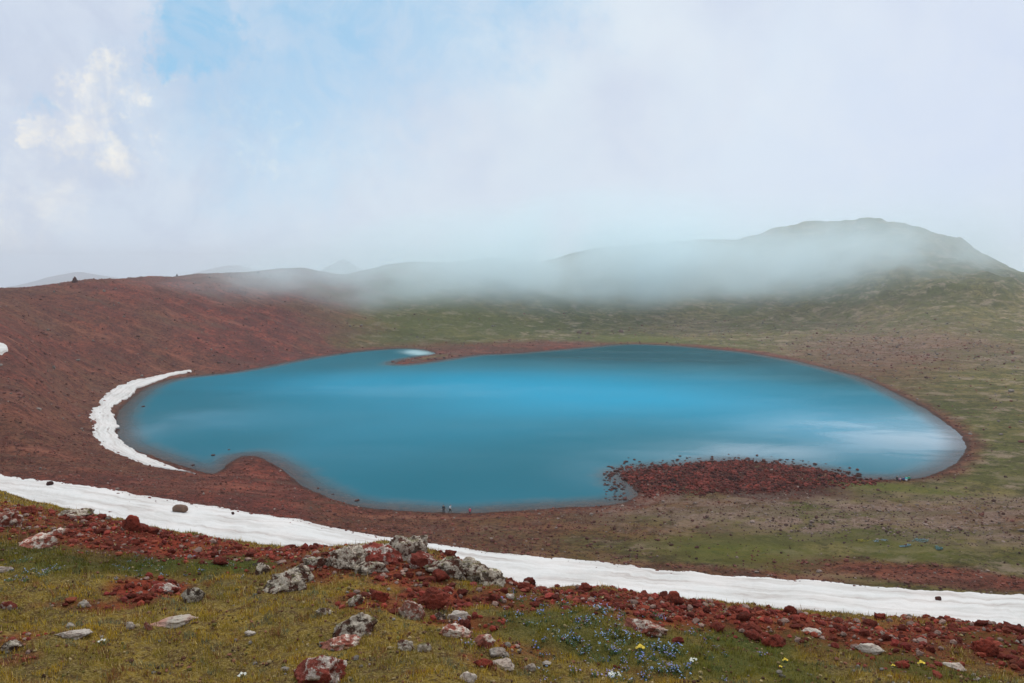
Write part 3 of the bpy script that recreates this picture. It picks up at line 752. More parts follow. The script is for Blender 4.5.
# pale and brown pebbles through the turf
x, y = sample_polar(3200, 5, 24, -37, 37, rs, 1.5); n = len(x)
cl = fbm(x / 1.1 + 40, y / 1.1, 3); kp = cl > .12; x, y = x[kp], y[kp]; n = len(x)
tint = np.array([.30, .25, .21]) * rs.uniform(.4, 1.2, (n, 1)); 
o = scatter_mesh('pebbles', np.stack([x, y, height(x, y)], 1), np.minimum(.01 + rs.exponential(.012, n), .06), M['rubble'], tint, 1, 8)
tag(o, 'small pale pebbles scattered through the near turf', 'pebbles', kind='stuff')
x, y = sample_polar(60000, 5, 22, -37, 37, rs, 1.4); cl = fbm(x / .4 + 9, y / .4, 3); kp = rs.rand(len(x)) < np.clip(.25 + cl * 2, .05, 1); x, y = x[kp], y[kp]; n = len(x)
pal = np.array([[.13, .055, .03], [.20, .10, .05], [.40, .29, .14], [.10, .05, .03], [.17, .14, .04], [.24, .10, .06]])[rs.randint(0, 6, n)]
o = scatter_mesh('soil_crumbs', np.stack([x, y, height(x, y) + .004], 1), .005 + rs.exponential(.006, n).clip(0, .02), M['rubble'], pal * rs.uniform(.6, 1.2, (n, 1)), 1, 15)
tag(o, 'crumbs of brown soil and dead plants in the near turf', 'soil crumbs', kind='stuff')
# stones on the terrace and lower slopes round the lake
def pixel_scatter(n, px0, px1, py0, py1, rs, rmin=85):
    """random ground points, denser nearer: drawn over the angular extent of an area of land"""
    az = np.arctan((rs.uniform(px0, px1, n) - 512) / F)
    ra = at(512, py1, rmin); rb = at(512, py0, rmin)
    return az
x, y = sample_polar(95000, 98, 240, -37, 37, rs, .6)
mm = masks(x, y); w = np.clip(np.maximum(mm['red'], mm['scree'] * .95) * (1 - mm['lush'] * .95) + .04, 0, 1)
kp = (rs.rand(len(x)) < w * .55) & (mm['d'] > .3)
x, y, mred, msc = x[kp], y[kp], mm['red'][kp], mm['scree'][kp]; n = len(x); print('terrace stones', n)
tint = np.array([.19, .060, .042]) * (1 - .45 * (1 - mred[:, None]) * np.array([1, .3, 0])) * rs.uniform(.5, 1.4, (n, 1)); g_ = rs.rand(n) < (.06 + .5 * msc); tint[g_] = np.array([.28, .20, .165]) * rs.uniform(.6, 1.3, (g_.sum(), 1))
o = scatter_mesh('scree_stones', np.stack([x, y, height(x, y)], 1), np.minimum(.08 + rs.exponential(.065, n), .5), M['rubble'], tint, 1, 4)
tag(o, 'loose stones strewn over the ground between snow and lake', 'scree', kind='stuff')
x, y = sample_polar(60000, 240, 640, -37, 37, rs, .8)
mm = masks(x, y); kp = (rs.rand(len(x)) < np.clip(mm['red'] * .45 + mm['scree'] + .12, 0, 1)) & (mm['d'] > 1)
x, y = x[kp], y[kp]; n = len(x); msc = mm['scree'][kp]; mred = mm['red'][kp]
tint = np.array([.20, .075, .055]) * rs.uniform(.6, 1.4, (n, 1)); g_ = rs.rand(n) < (.55 - .45 * mred); tint[g_] = np.array([.24, .19, .16]) * rs.uniform(.6, 1.2, (g_.sum(), 1))
o = scatter_mesh('slope_stones', np.stack([x, y, height(x, y)], 1), np.minimum(.12 + rs.exponential(.15, n), 1.1), M['rubble'], tint, 1, 6)
tag(o, 'stones strewn over the far crater slopes', 'scree', kind='stuff')
# stony spit on the near right shore
def spit_points(n, rs):
    xs, ys = [], []
    px = rs.uniform(612, 892, n * 3); py = rs.uniform(458, 505, n * 3)
    top = np.interp(px, [605, 625, 680, 740, 800, 862, 892], [478, 467, 462, 458.5, 464, 477, 479]); bot = np.interp(px, [605, 625, 645, 700, 780, 862, 892], [470, 482, 497, 499, 497, 487, 483])
    q_ = np.minimum(py - top, bot - py) / 6 + rs.normal(0, .35, len(px)) - .35 * np.abs(np.sin(px * .13)) - .3 * rs.rand(len(px))
    kp = (py > top - 1) & (py < bot + 3) & (q_ > 0)
    pts = np.array([on_level(a, c, .2) for a, c in zip(px[kp], py[kp])])[:n]
    return pts
sp = spit_points(6500, rs); x, y = sp[:, 0], sp[:, 1]; n = len(x)
sz = np.minimum(.10 + rs.exponential(.12, n), .7)
g0 = height(x, y); kp = g0 > -.45
tint = np.array([.115, .022, .015]) * rs.uniform(.3, 1.9, (n, 1)) * (1 + .8 * fbm(x / 5, y / 5, 3))[:, None]
g0 = np.maximum(g0, -.12)
o = scatter_mesh('spit_rubble', np.stack([x, y, g0], 1)[kp], sz[kp], M['rubble'], tint[kp], 1, 7)
tag(o, 'dark red rubble heaped on the stony spit of the near shore', 'rubble', kind='stuff')

def make_rock(name, px, py, wpx, hpx, mat, label, seed, cat='rock', near=True, sub=4, depth=None, facets=12, amp=.16, group=None, rot=None, pos=None, sink=.36):
    """a rock whose foot meets the ground under (px, py + hpx/2)"""
    p = pos or (at_near(px, py + hpx * .42) if near else at(px, py + hpx * .42, 60))
    if p is None: return None
    r = math.hypot(p[0], p[1]); mpp = p[1] / F * 1.02
    w, h = wpx * mpp / 2, hpx * mpp / 2
    dp = (depth or (w * .62))
    v = rock_verts(seed, sub, (w * 1.12, dp, h * 1.45), facets, amp)
    o = mesh_np(name, v, ICO[sub][1], mat, True)
    o.data.polygons.foreach_set('use_smooth', np.ones(len(o.data.polygons), bool))
    rz = rot if rot is not None else random.Random(seed).uniform(-.25, .25)
    yy = p[1] + dp * .5
    xx = p[0] * yy / p[1]
    gz = float(height(xx, yy)[0]); gz = min(gz, p[2] + .15 * h) if near else gz
    o.location = (xx, yy, p[2] + h * (1 - 2 * sink)); o.rotation_euler = (0, 0, rz - math.atan2(p[0], p[1]) * .7)
    tag(o, label, cat, group)
    return o
random.seed(4)
RK = [
 (404,548,50,30,'lichen','tallest block of the grey lichened outcrop standing against the snow band'),
 (380,555,46,22,'red_lichen','reddish lichened block just left of the tallest outcrop block on the ridge'),
 (346,558,46,24,'lichen','grey crusted rock at the left shoulder of the main ridge outcrop'),
 (316,562,34,15,'lichen','low grey rock trailing off the left end of the main ridge outcrop'),
 (424,562,34,18,'red_lichen','red and grey rock at the right foot of the main ridge outcrop'),
 (372,568,36,15,'lichen','pale grey rock in front of the main ridge outcrop on its grassy foot'),
 (447,569,44,20,'lichen','left part of the long grey rock ledge by the snow, right of the main outcrop'),
 (471,572,42,20,'lichen','middle part of the long grey rock ledge beside the snow'),
 (492,575,28,24,'lichen','upright right end of the long grey rock ledge beside the snow'),
 (301,574,32,20,'lichen','pale rounded lichen rock left of the ridge outcrop, upper of two touching'),
 (284,585,46,17,'lichen','broad low lichen rock left of the ridge outcrop, lower of two touching'),
 (263,569,14,13,'lichen','small upright grey stone among red rubble left of the lichen rocks'),
 (434,600,34,22,'red_rock','angular deep red boulder in the middle of the near slope'),
 (379,595,20,14,'red_rock','small red block on grass below the main ridge outcrop'),
 (413,611,28,20,'pink','pinkish rock with pale top left of the angular red boulder'),
 (356,601,20,11,'lichen','small grey rock on turf between the red block and the big lichen rock'),
 (356,626,50,26,'lichen','big grey lichen rock bulging from the turf, centre of the near slope'),
 (343,641,36,15,'pink','low pinkish rock touching the front of the big grey lichen rock'),
 (320,672,58,32,'red_lichen','large red and grey rock at the bottom edge of the picture'),
 (459,617,22,8,'pale','flat pale stone on red soil right of the pinkish rock'),
 (440,616,14,8,'lichen','small bluish grey stone touching the flat pale stone on red soil'),
 (452,633,36,11,'pink','long low pink stone in turf below the flat pale stone'),
 (484,644,22,12,'pink','pinkish grey stone at the lower right end of the long low pink stone'),
 (406,646,17,14,'lichen','small upright grey stone in turf right of the big lichen rock'),
 (424,648,14,10,'lichen','small rounded grey stone beside the small upright one'),
 (497,654,20,8,'pale','flat light grey stone in turf above the yellow patch'),
 (503,665,26,10,'pale','grey stone half sunk in turf near the bottom centre'),
 (483,664,18,8,'red_rock','low dark red stone next to the half sunk grey stone'),
 (468,678,18,10,'pale','pale stone at the bottom edge left of centre'),
 (324,612,16,7,'lichen','tiny dark grey stone group alone on the yellow turf'),
 (175,624,44,12,'pale_red','long pale slab with a red stained face lying on yellow turf'),
 (75,635,34,8,'pale','flat grey stone sunk in the yellow turf at left'),
 (193,597,24,14,'lichen','knobbly grey stone on the turf edge right of the red patch'),
 (166,589,32,12,'red_lichen','bright red stone with grey end above the red soil patch'),
 (143,598,18,9,'red_rock','low red stone on the bare red soil patch at left'),
 (84,604,10,8,'pale','small whitish stone on turf beside dark soil at left'),
 (130,626,10,8,'pale','small light stone near the left end of the long pale slab'),
 (148,628,8,9,'pink','small reddish stone touching the left end of the long pale slab'),
 (250,634,10,6,'pale','single small white stone in the middle of the yellow turf'),
 (133,524,20,20,'red_rock','round dark red boulder standing on the ridge against the snow band'),
 (153,531,14,8,'red_rock','low dark stone right of the round dark red boulder on the ridge'),
 (6,519,34,19,'pink','smooth pink boulder at the left edge of the picture'),
 (38,542,38,17,'pink','broad pinkish rock on the upper left turf'),
 (57,532,18,8,'pink','small light pink stone above the broad pinkish rock'),
 (26,511,20,8,'red_rock','brown stone on the ridge top above the pink boulder'),
 (74,513,32,8,'lichen','flat grey crusted rock lying on the ridge top at left'),
 (8,606,16,12,'red_lichen','dark stone with white spots at the left edge, higher of two'),
 (12,648,20,10,'lichen','dark stone with white spots at the left edge, lower of two'),
 (5,571,16,6,'pale','pale flat stone at the left edge in the grass'),
 (645,627,42,17,'pink','wide brown rock with a pale rim and dark hollow on the right slope'),
 (672,597,16,12,'red_rock','square red block on the ridge line against the snow, right of centre'),
 (524,586,14,9,'red_rock','small red block on the ridge line right of the long grey ledge'),
 (585,588,16,8,'red_rock','rounded red stone on the ridge line below the snow, centre right'),
 (695,603,14,9,'red_rock','dark red stone on the ridge line a little right of the square red block'),
 (679,640,14,9,'red_rock','lone dark red stone in green turf on the right slope'),
 (880,617,14,8,'red_rock','reddish brown stone peaking over the ridge line at right'),
 (790,610,14,8,'red_rock','flat dark stone on the ridge line in the right half'),
 (870,650,24,8,'pale','pale flat stone among red rubble at right'),
 (955,667,22,7,'pale','pinkish grey flat stone near the lower right corner'),
 (902,665,14,9,'red_rock','dark red stone in the turf near the yellow flower, lower right'),
 (775,642,24,12,'red_rock','red angular stone lying in turf on the right slope'),
 (750,629,24,12,'red_rock','red stone bedded in rubble above the turf on the right slope'),
 (985,650,26,16,'red_rock','large dark red stone among rubble near the right edge'),
 (812,632,18,6,'pale','light stone in red rubble in the right half'),
 (530,668,12,8,'pale','small whitish stone by the yellow turf at bottom centre'),
 (510,596,10,7,'pale','light stone on the upper turf beside the blue flowers'),
]
for i, (px, py, w, h, mt, lab) in enumerate(RK):
    big = w > 24
    make_rock('rock', px, py, w, h, M[mt], lab, 100 + i, sub=5 if big else 4, facets=20 if big else 14, amp=.28 if mt in ('lichen', 'red_lichen') else (.12 if px == 133 else .28))
for px, py, w, h, mt, lab in [(181,511.5,15,8,'tan','tan boulder lying alone on the snow band at left'), (50,485.5,6,4,'shore','small dark stone on the snow band near the left edge'),
                          (938,602,5.5,5,'shore','small grey stone alone on the snow band at right'), (233,516,3,2.4,'shore','tiny dark stone on the snow right of the tan boulder')]:
    o = make_rock('rock', px, py, w, h, M[mt], lab, random.randint(500, 900), near=False, sub=3, facets=9, amp=.1)
    o.location.z += .55

# 260 larger scoria stones on the ridge, each one a thing
protos = []
for i in range(10):
    v = rock_verts(900 + i, 3, (1, .8, .7), 14, .38)
    me = bpy.data.meshes.new('scoria_stone'); me.from_pydata(v.tolist(), [], ICO[3][1].tolist())
    me.materials.append(M['red_rock']); me.polygons.foreach_set('use_smooth', np.ones(len(me.polygons), bool)); protos.append(me)
x, y = sample_polar(9000, 6, 23, -35, 35, rs, 1.6)
mm = masks(x, y)['red']; kp = mm > .75; x, y = x[kp], y[kp]
order = []
for i in range(len(x)):
    if len(order) >= 260: break
    if all((x[i] - x[j]) ** 2 + (y[i] - y[j]) ** 2 > .12 for j in order[-200:]): order.append(i)
zz = height(x, y)
for q, i in enumerate(order):
    o = bpy.data.objects.new('scoria_stone', protos[q % 10]); col.objects.link(o)
    s = min(.045 + rs.exponential(.022), .12)
    o.scale = (s, s * rs.uniform(.8, 1.1), s * rs.uniform(.7, 1)); o.rotation_euler = (0, 0, rs.uniform(0, 6.28))
    o.location = (float(x[i]), float(y[i]), float(zz[i]) + s * .3)
    tag(o, 'red scoria stone among the rubble of the near ridge', 'scoria stone', 'red scoria stones on the near ridge')
# stones standing in the shallows around the spit, each one a thing
protos = []
for i in range(6):
    v = rock_verts(950 + i, 2, (1, .8, .7), 8, .14)
    me = bpy.data.meshes.new('shore_stone'); me.from_pydata(v.tolist(), [], ICO[2][1].tolist()); me.materials.append(M['shore']); protos.append(me)
SP = []
for i in range(3000):
    if len(SP) >= 280: break
    if i % 5 < 3: px = rs.uniform(606, 860); py = np.interp(px, [605, 625, 680, 740, 800, 862], [480, 467, 463, 459.5, 464, 478]) + rs.normal(-.5, 3.0)
    else: px = rs.normal(625, 13); py = rs.uniform(466, 500)
    if px < 604: continue
    X_, Y_ = on_level(px, py, 0.05)
    if lake_sd([X_], [Y_])[0] > .6: continue
    SP.append((X_, Y_, .22 + min(rs.exponential(.13), .45), 'dark stone standing in the shallows off the stony spit', 'stones in the water around the stony spit'))
LONE = [(408/2.848,474/2.848+240,.7,'dark stone breaking the water near the snow strip on the left shore'),
        (213,455,.65,'flat dark stone in the water left of the small red headland'),(229,449.5,.4,'tiny stone in open water above the small red headland'),(193,465,.5,'small stone in the water near the lower end of the snow strip'),
        (318,488,.35,'small stone in shallow water right of the red headland, upper'),(357,500.5,.5,'dark stone in shallow water along the near left shore'),(333,494,.3,'tiny stone in shallow water along the near left shore'),
        (848,472.5,.75,'rounded dark stone standing clear of the right end of the spit'),(118,430,.6,'dark stone under the snow edge, upper'),(122,443,.6,'dark stone under the snow edge, lower'),
        (393,362,1.2,'dark stone at the tip of the thin red spit across the lake')]
for px, py, s, lab in LONE:
    X_, Y_ = on_level(px, py, 0.1); SP.append((X_, Y_, s, lab, None))
for q, (X_, Y_, s, lab, grp) in enumerate(SP):
    o = bpy.data.objects.new('shore_stone', protos[q % 6]); col.objects.link(o)
    o.scale = (s * rs.uniform(.9, 1.4), s, s * rs.uniform(.6, .95)); o.rotation_euler = (0, 0, rs.uniform(0, 6.28)); o.location = (X_, Y_, max(float(height(X_, Y_)[0]), -.05) + s * .15)
    tag(o, lab, 'stone', grp)
# stones along the thin far spit and the near water line
pts = []
for px, py in [(404,362),(412,361.5),(420,360.5),(428,360),(436,359.5),(444,358.5),(452,357),(460,356),(416,359),(440,356)]:
    X_, Y_ = on_level(px, py, .1); pts.append((X_, Y_))
for X_, Y_ in pts:
    o = bpy.data.objects.new('shore_stone', protos[rs.randint(6)]); col.objects.link(o); s = rs.uniform(.9, 1.4)
    o.scale = (s, s * .8, s * .75); o.location = (X_, Y_, .3); o.rotation_euler = (0, 0, rs.uniform(0, 6))
    tag(o, 'dark stone on the thin red spit on the far side of the lake', 'stone', 'stones on the thin far spit')
# rocks in the far turf
for i, (px, py, w, h, lab) in enumerate([(579,332,5,3.6,'grey boulder above the far shore, leftmost of three'),(588,333,4,2.4,'grey boulder above the far shore, middle one of three'),(621,331,5,4,'grey boulder above the far shore, rightmost of three')]):
    make_rock('rock', px, py, w, h, M['tan'], lab, 700 + i, near=False, sub=3, facets=9, amp=.1)

# cairns on the left rim
def cairn(px, py_base, hpx, label, seed):
    p = None
    for q in range(40):
        p = at(px, py_base + q * .3, 100)
        if p: break
    x_, y_, z_ = p; h = hpx * y_ / F
    r_ = random.Random(seed); V, Fa = [], []; off = 0; lev = 7
    for l in range(lev):
        f = 1 - l / lev; R0 = h * .46 * f; cnt = max(1, int(8 * f))
        for c in range(cnt):
            a = 6.28 * c / cnt + l; s = h * .13 * (1.25 if cnt > 1 else .9)
            v = rock_verts(seed * 31 + l * 10 + c, 2, (s * 1.3, s * 1.1, s * .8), 8, .12)
            rr2 = R0 * .75 if cnt > 1 else 0
            v = v + np.array([math.cos(a) * rr2, math.sin(a) * rr2, h * (l + .35) / lev]); V.append(v); Fa.append(ICO[2][1] + off); off += len(v)
    o = mesh_np('cairn', np.concatenate(V), np.concatenate(Fa), M['shore'], False); o.location = (x_, y_, z_ - .1)
    tag(o, label, 'cairn')
cairn(75, 282.5, 6.0, 'pyramid shaped stone cairn on the left skyline above the red slope', 3)
cairn(177, 276.5, 2.6, 'tiny stone cairn on the rim, between the pyramid cairn and the mist', 5)
cairn(258, 273.5, 3.0, 'small stone cairn on the rim where the mist begins', 7)

# ------------------------------------------------------------------ turf blades
def blades(name, x, y, hgt, wid, colr, label, seed, lean=.6):
    rs = np.random.RandomState(seed); n = len(x); z = height(x, y)
    a = rs.rand(n) * 6.28; dx, dy = np.cos(a) * wid / 2, np.sin(a) * wid / 2
    la = rs.rand(n) * 6.28; ll = rs.rand(n) * lean * hgt
    V = np.stack([np.stack([x - dx, y - dy, z - .008], 1), np.stack([x + dx, y + dy, z - .008], 1),
                  np.stack([x + np.cos(la) * ll, y + np.sin(la) * ll, z + hgt], 1)], 1).reshape(-1, 3)
    Fc = np.arange(3 * n).reshape(-1, 3)
    C = np.repeat(np.concatenate([colr, np.ones((n, 1))], 1), 3, 0)
    o = mesh_np(name, V, Fc, M['blade'], False, attrs={'tint': ('FLOAT_COLOR', C)})
    tag(o, label, 'grass', kind='stuff'); return o
x, y = sample_polar(950000, 4.5, 25, -36, 36, rs, 1.35)
clump = fbm(x / .22, y / .22, 3); patch = fbm(x / .55 + 20, y / .55, 4)
mm = masks(x, y)
kp = rs.rand(len(x)) < np.clip((1 - mm['red'] * 1.08), .03, 1) * np.clip(.42 + clump * 2.8, .03, 1)
x, y, clump, patch = x[kp], y[kp], clump[kp], patch[kp]; lush = mm['lush'][kp][:, None]; dk = mm['dark'][kp][:, None]; n = len(x); print('blades', n)
h_ = (.018 + .03 * rs.rand(n)) * (1 + .9 * np.clip(clump, 0, 1)) * np.where(rs.rand(n) < .02, 2.3, 1)
yel = np.array([.42, .265, .026]); ol = np.array([.24, .18, .025]); grn = np.array([.10, .13, .018]); straw = np.array([.50, .36, .15]); brn = np.array([.17, .075, .03])
t_ = np.clip(.5 + patch[:, None] * 2.4, 0, 1)
c = yel * t_ + ol * (1 - t_)
k2 = rs.rand(n)[:, None]
br_ = fbm(x / .35 + 70, y / .35, 3)[:, None]
c = np.where(k2 < .16, straw, c); c = np.where((k2 > .16) & (k2 < np.clip(.24 + br_ * 1.6, .2, .85)), brn * (1 + np.clip(br_, 0, 1)), c)
sg_ = fbm(x / .3 + 130, y / .3, 3)[:, None]
c = np.where((k2 > .3) & (sg_ > .22), np.array([.17, .18, .10]), c)
c = c * (1 - lush * .85) + grn * (lush * .85)
c = c * (1 - dk * .55)
c = c * rs.uniform(.75, 1.5, (n, 1))
wid = .007 * (1 + .5 * rs.rand(n)) * np.clip(np.hypot(x, y) / 9, .8, 1.7)
blades('grass', x, y, h_, wid, c, 'short yellow green turf covering the near slope', 12)

# ------------------------------------------------------------------ flowers
def flower_clump(seed, petal, n_fl, spread, fsize, leafc):
    r_ = random.Random(seed); V, Fa, mi = [], [], []
    def tri(a, b, c_, m_):
        i = len(V); V.extend([a, b, c_]); Fa.append((i, i + 1, i + 2)); mi.append(m_)
    for k_ in range(26):                                           # leaves
        a = r_.uniform(0, 6.28); d = r_.uniform(0, spread); L_ = r_.uniform(.015, .035)
        cx, cy = d * math.cos(a), d * math.sin(a); b_ = r_.uniform(0, 6.28); w = .006
        tri((cx - w * math.sin(b_), cy + w * math.cos(b_), 0), (cx + w * math.sin(b_), cy - w * math.cos(b_), 0), (cx + L_ * math.cos(b_), cy + L_ * math.sin(b_), r_.uniform(.015, .04)), 0)
    for k_ in range(n_fl):
        a = r_.uniform(0, 6.28); d = spread * math.sqrt(r_.random()); cx, cy = d * math.cos(a), d * math.sin(a); z_ = r_.uniform(.025, .055)
        tri((cx - .0015, cy, 0), (cx + .0015, cy, 0), (cx, cy, z_), 0)
        tilt = (r_.uniform(-.5, .5), r_.uniform(-.9, .2))
        for p_ in range(5):
            q = 6.28 * p_ / 5 + a; s = fsize
            def pt(rad, ang):
                X2, Y2 = rad * math.cos(ang), rad * math.sin(ang); return (cx + X2, cy + Y2, z_ + X2 * tilt[0] + Y2 * -tilt[1] * .8)
            tri(pt(s * .1, q), pt(s, q - .5), pt(s, q + .5), 1)
        for p_ in range(4):
            q = 6.28 * p_ / 4; tri((cx, cy, z_ + .002), (cx + s * .25 * math.cos(q), cy + s * .25 * math.sin(q), z_ + .003), (cx + s * .25 * math.cos(q + 1.6), cy + s * .25 * math.sin(q + 1.6), z_ + .003), 2)
    me = bpy.data.meshes.new('flower_clump'); me.from_pydata(V, [], Fa)
    me.materials.append(leafc); me.materials.append(petal); me.materials.append(M['eye']); me.polygons.foreach_set('material_index', mi)
    return me
M['leaf'] = plain('flower_leaf', (.06, .09, .03)); M['eye'] = plain('flower_centre', (.75, .6, .2))
M['blue'] = plain('blue_petal', (.12, .17, .50), .6); M['lilac'] = plain('lilac_petal', (.22, .19, .42), .6); M['sky_blue'] = plain('pale_blue_petal', (.20, .32, .55), .6)
M['white'] = plain('white_petal', (.80, .80, .74), .6); M['yellow'] = plain('yellow_petal', (.75, .52, .04), .6)
fl = [flower_clump(i, M[('blue', 'lilac', 'sky_blue')[i % 3]], 5 + i % 5, .05 + .02 * (i % 3), .007, M['leaf']) for i in range(9)]
cnt = 0
FZ = [(545,597,40,5,14),(590,608,50,7,26),(575,622,50,8,22),(620,628,50,8,32),(560,640,50,8,16),(630,650,50,10,34),(600,640,30,10,20),(660,665,50,14,40),(690,650,40,10,12),(640,676,60,6,18)]
for (px, py, rx, ry, n_) in FZ:
    for _ in range(int(n_ * .65)):
        p = at_near(px + rs.normal(0, rx * .9), py + rs.normal(2, ry * .8) , 20)
        if not p: continue
        o = bpy.data.objects.new('flower_clump', fl[rs.randint(9)]); col.objects.link(o); s = rs.uniform(.7, 1.25)
        o.scale = (s, s, s); o.location = p; o.rotation_euler = (0, 0, rs.uniform(0, 6.28)); tag(o, 'clump of small blue flowers in the turf of the right centre slope', 'flowers', 'blue flower clumps on the right centre slope'); cnt += 1
for _ in range(34):
    p = at_near(rs.choice([rs.uniform(0, 60), rs.uniform(90, 150), rs.uniform(120, 260)]), rs.uniform(556, 584), 24)
    if not p: continue
    o = bpy.data.objects.new('flower_clump', fl[rs.randint(9)]); col.objects.link(o); s = rs.uniform(.5, 1.1)
    o.scale = (s, s, s * .8); o.location = p; o.rotation_euler = (0, 0, rs.uniform(0, 6.28)); tag(o, 'clump of tiny blue flowers in dark grass on the left slope', 'flowers', 'blue flower clumps on the left slope')
wf = flower_clump(40, M['white'], 16, .055, .013, M['leaf']); wf2 = flower_clump(41, M['white'], 6, .05, .011, M['leaf']); yf = flower_clump(42, M['yellow'], 10, .04, .013, M['leaf'])
for px, py, me, s, lab in [(614,678,wf,1.0,'largest clump of white flowers at the bottom edge'),(692,665,wf2,1.0,'few white flowers right of the blue flowers'),(100,646,wf2,.9,'sparse white flowers beside the dark stone at left'),
                       (640,652,yf,1.1,'yellow flower cushion among the blue flowers'),(921,667,yf,.9,'bright yellow flower near the lower right corner'),(785,663,yf,.7,'yellow flowers in turf below the red angular stone'),
                       (240,680,wf2,1.0,'few white flowers at the bottom edge left of the red rock'),(780,669,yf,.5,'faint yellow flowers at the bottom right of centre'),(893,668,yf,.5,'tiny yellow flowers left of the bright yellow one')]:
    p = at_near(px, py)
    o = bpy.data.objects.new('flower_clump', me); col.objects.link(o); o.scale = (s, s, s); o.location = p; tag(o, lab, 'flowers')
# drifts of blue and yellow flowers beyond the snow
def drift(px, py, wpx, hpx, petal_col, label, seed, n=2600):
    rs2 = np.random.RandomState(seed)
    a = rs2.rand(n) * 6.28; q = np.sqrt(rs2.rand(n))
    p0 = at(px, py, 80); pa = at(px, py + hpx / 2, 80); pb = at(px, py - hpx / 2, 80)
    ry = max(abs(pb[1] - pa[1]) / 2, .5); rx = wpx / 2 / F * p0[1]
    x_ = p0[0] + np.cos(a) * q * rx; y_ = p0[1] + np.sin(a) * q * ry
    kp = fbm(x_ / 1.1, y_ / 1.1, 3) > rs2.uniform(-.15, .35, n); x_, y_ = x_[kp], y_[kp]; n2 = len(x_)
    c = np.array(petal_col) * rs2.uniform(.35, 1.1, (n2, 1)); c = np.where(rs2.rand(n2, 1) < .35, np.array([.12, .13, .03]), c); z_ = height(x_, y_) + .12
    s = .055
    b1 = rs2.rand(n2) * 6.28
    V = np.stack([np.stack([x_ + np.cos(b1 + k_) * s, y_ + np.sin(b1 + k_) * s, z_ + rs2.uniform(-.06, .08, n2)], 1) for k_ in (0, 2.1, 4.2)], 1).reshape(-1, 3)
    o = mesh_np('flower_drift', V, np.arange(3 * n2).reshape(-1, 3), M['blade'], False, attrs={'tint': ('FLOAT_COLOR', np.repeat(np.concatenate([c, np.ones((n2, 1))], 1), 3, 0))})
    tag(o, label, 'flowers', kind='stuff')
drift(920, 541.5, 16, 3, (.24, .38, .44), 'patch of blue flowers on the green mound beyond the snow, upper', 1)
drift(938, 548, 11, 4, (.16, .34, .40), 'patch of blue flowers at the right end of the green mound beyond the snow', 2)
drift(905, 546.5, 12, 2.5, (.25, .45, .60), 'thin patch of blue flowers on the middle of the green mound beyond the snow', 3, 1300)
drift(880, 541, 16, 2, (.28, .40, .50), 'faint patch of blue flowers left on the green mound beyond the snow', 4, 700)
drift(863, 541.5, 16, 3, (.42, .33, .04), 'patch of yellow flowers left of the green mound beyond the snow', 5, 1500)

# ------------------------------------------------------------------ people
def skin_obj(name, verts, edges, rad, mat, parent, root=0, sub=2):
    me = bpy.data.meshes.new(name); me.from_pydata(verts, edges, []); me.materials.append(mat)
    o = bpy.data.objects.new(name, me); col.objects.link(o); o.parent = parent
    m1 = o.modifiers.new('skin', 'SKIN'); m1.use_smooth_shade = True
    lay = me.skin_vertices[0] if me.skin_vertices else None
    if lay is None:
        bpy.context.view_layer.update()
        bm = bmesh.new(); bm.from_mesh(me); bm.verts.layers.skin.verify(); bm.to_mesh(me); bm.free(); lay = me.skin_vertices[0]
    for i, r in enumerate(rad):
        lay.data[i].radius = r if isinstance(r, tuple) else (r, r); lay.data[i].use_root = (i == root)
    m2 = o.modifiers.new('subsurf', 'SUBSURF'); m2.levels = sub - 1; m2.render_levels = sub - 1
    return o
POSES = {
 'stand': dict(hip=(0, 0, .93), chest=(0, -.02, 1.38), head=(0, .03, 1.62), kn=[(-.11, .02, .49), (.11, .05, .49)], ft=[(-.13, 0, .07), (.14, -.02, .07)], el=[(-.27, -.03, 1.10), (.27, -.03, 1.10)], ha=[(-.29, .06, .84), (.29, .06, .84)]),
 'walk':  dict(hip=(0, 0, .92), chest=(0, .08, 1.36), head=(0, .16, 1.60), kn=[(-.10, .16, .50), (.12, -.04, .48)], ft=[(-.11, .22, .08), (.15, -.28, .08)], el=[(-.26, -.06, 1.12), (.28, .10, 1.12)], ha=[(-.24, .04, .88), (.26, .30, 1.0)]),
 'crouch': dict(hip=(0, -.12, .36), chest=(0, .12, .78), head=(0, .22, 1.02), kn=[(-.16, .28, .50), (.16, .28, .50)], ft=[(-.15, .08, .07), (.15, .08, .07)], el=[(-.26, .28, .56), (.26, .28, .56)], ha=[(-.12, .44, .40), (.12, .44, .40)]),
 'sit':   dict(hip=(0, 0, .14), chest=(0, -.04, .60), head=(0, .02, .86), kn=[(-.17, .42, .44), (.17, .42, .44)], ft=[(-.15, .70, .07), (.15, .70, .07)], el=[(-.26, .14, .40), (.26, .14, .40)], ha=[(-.13, .36, .46), (.13, .36, .46)]),
}
M['skin'] = plain('skin', (.42, .25, .17)); M['hair'] = plain('dark_hair', (.02, .015, .012)); M['shoe'] = plain('dark_shoe', (.03, .03, .03))
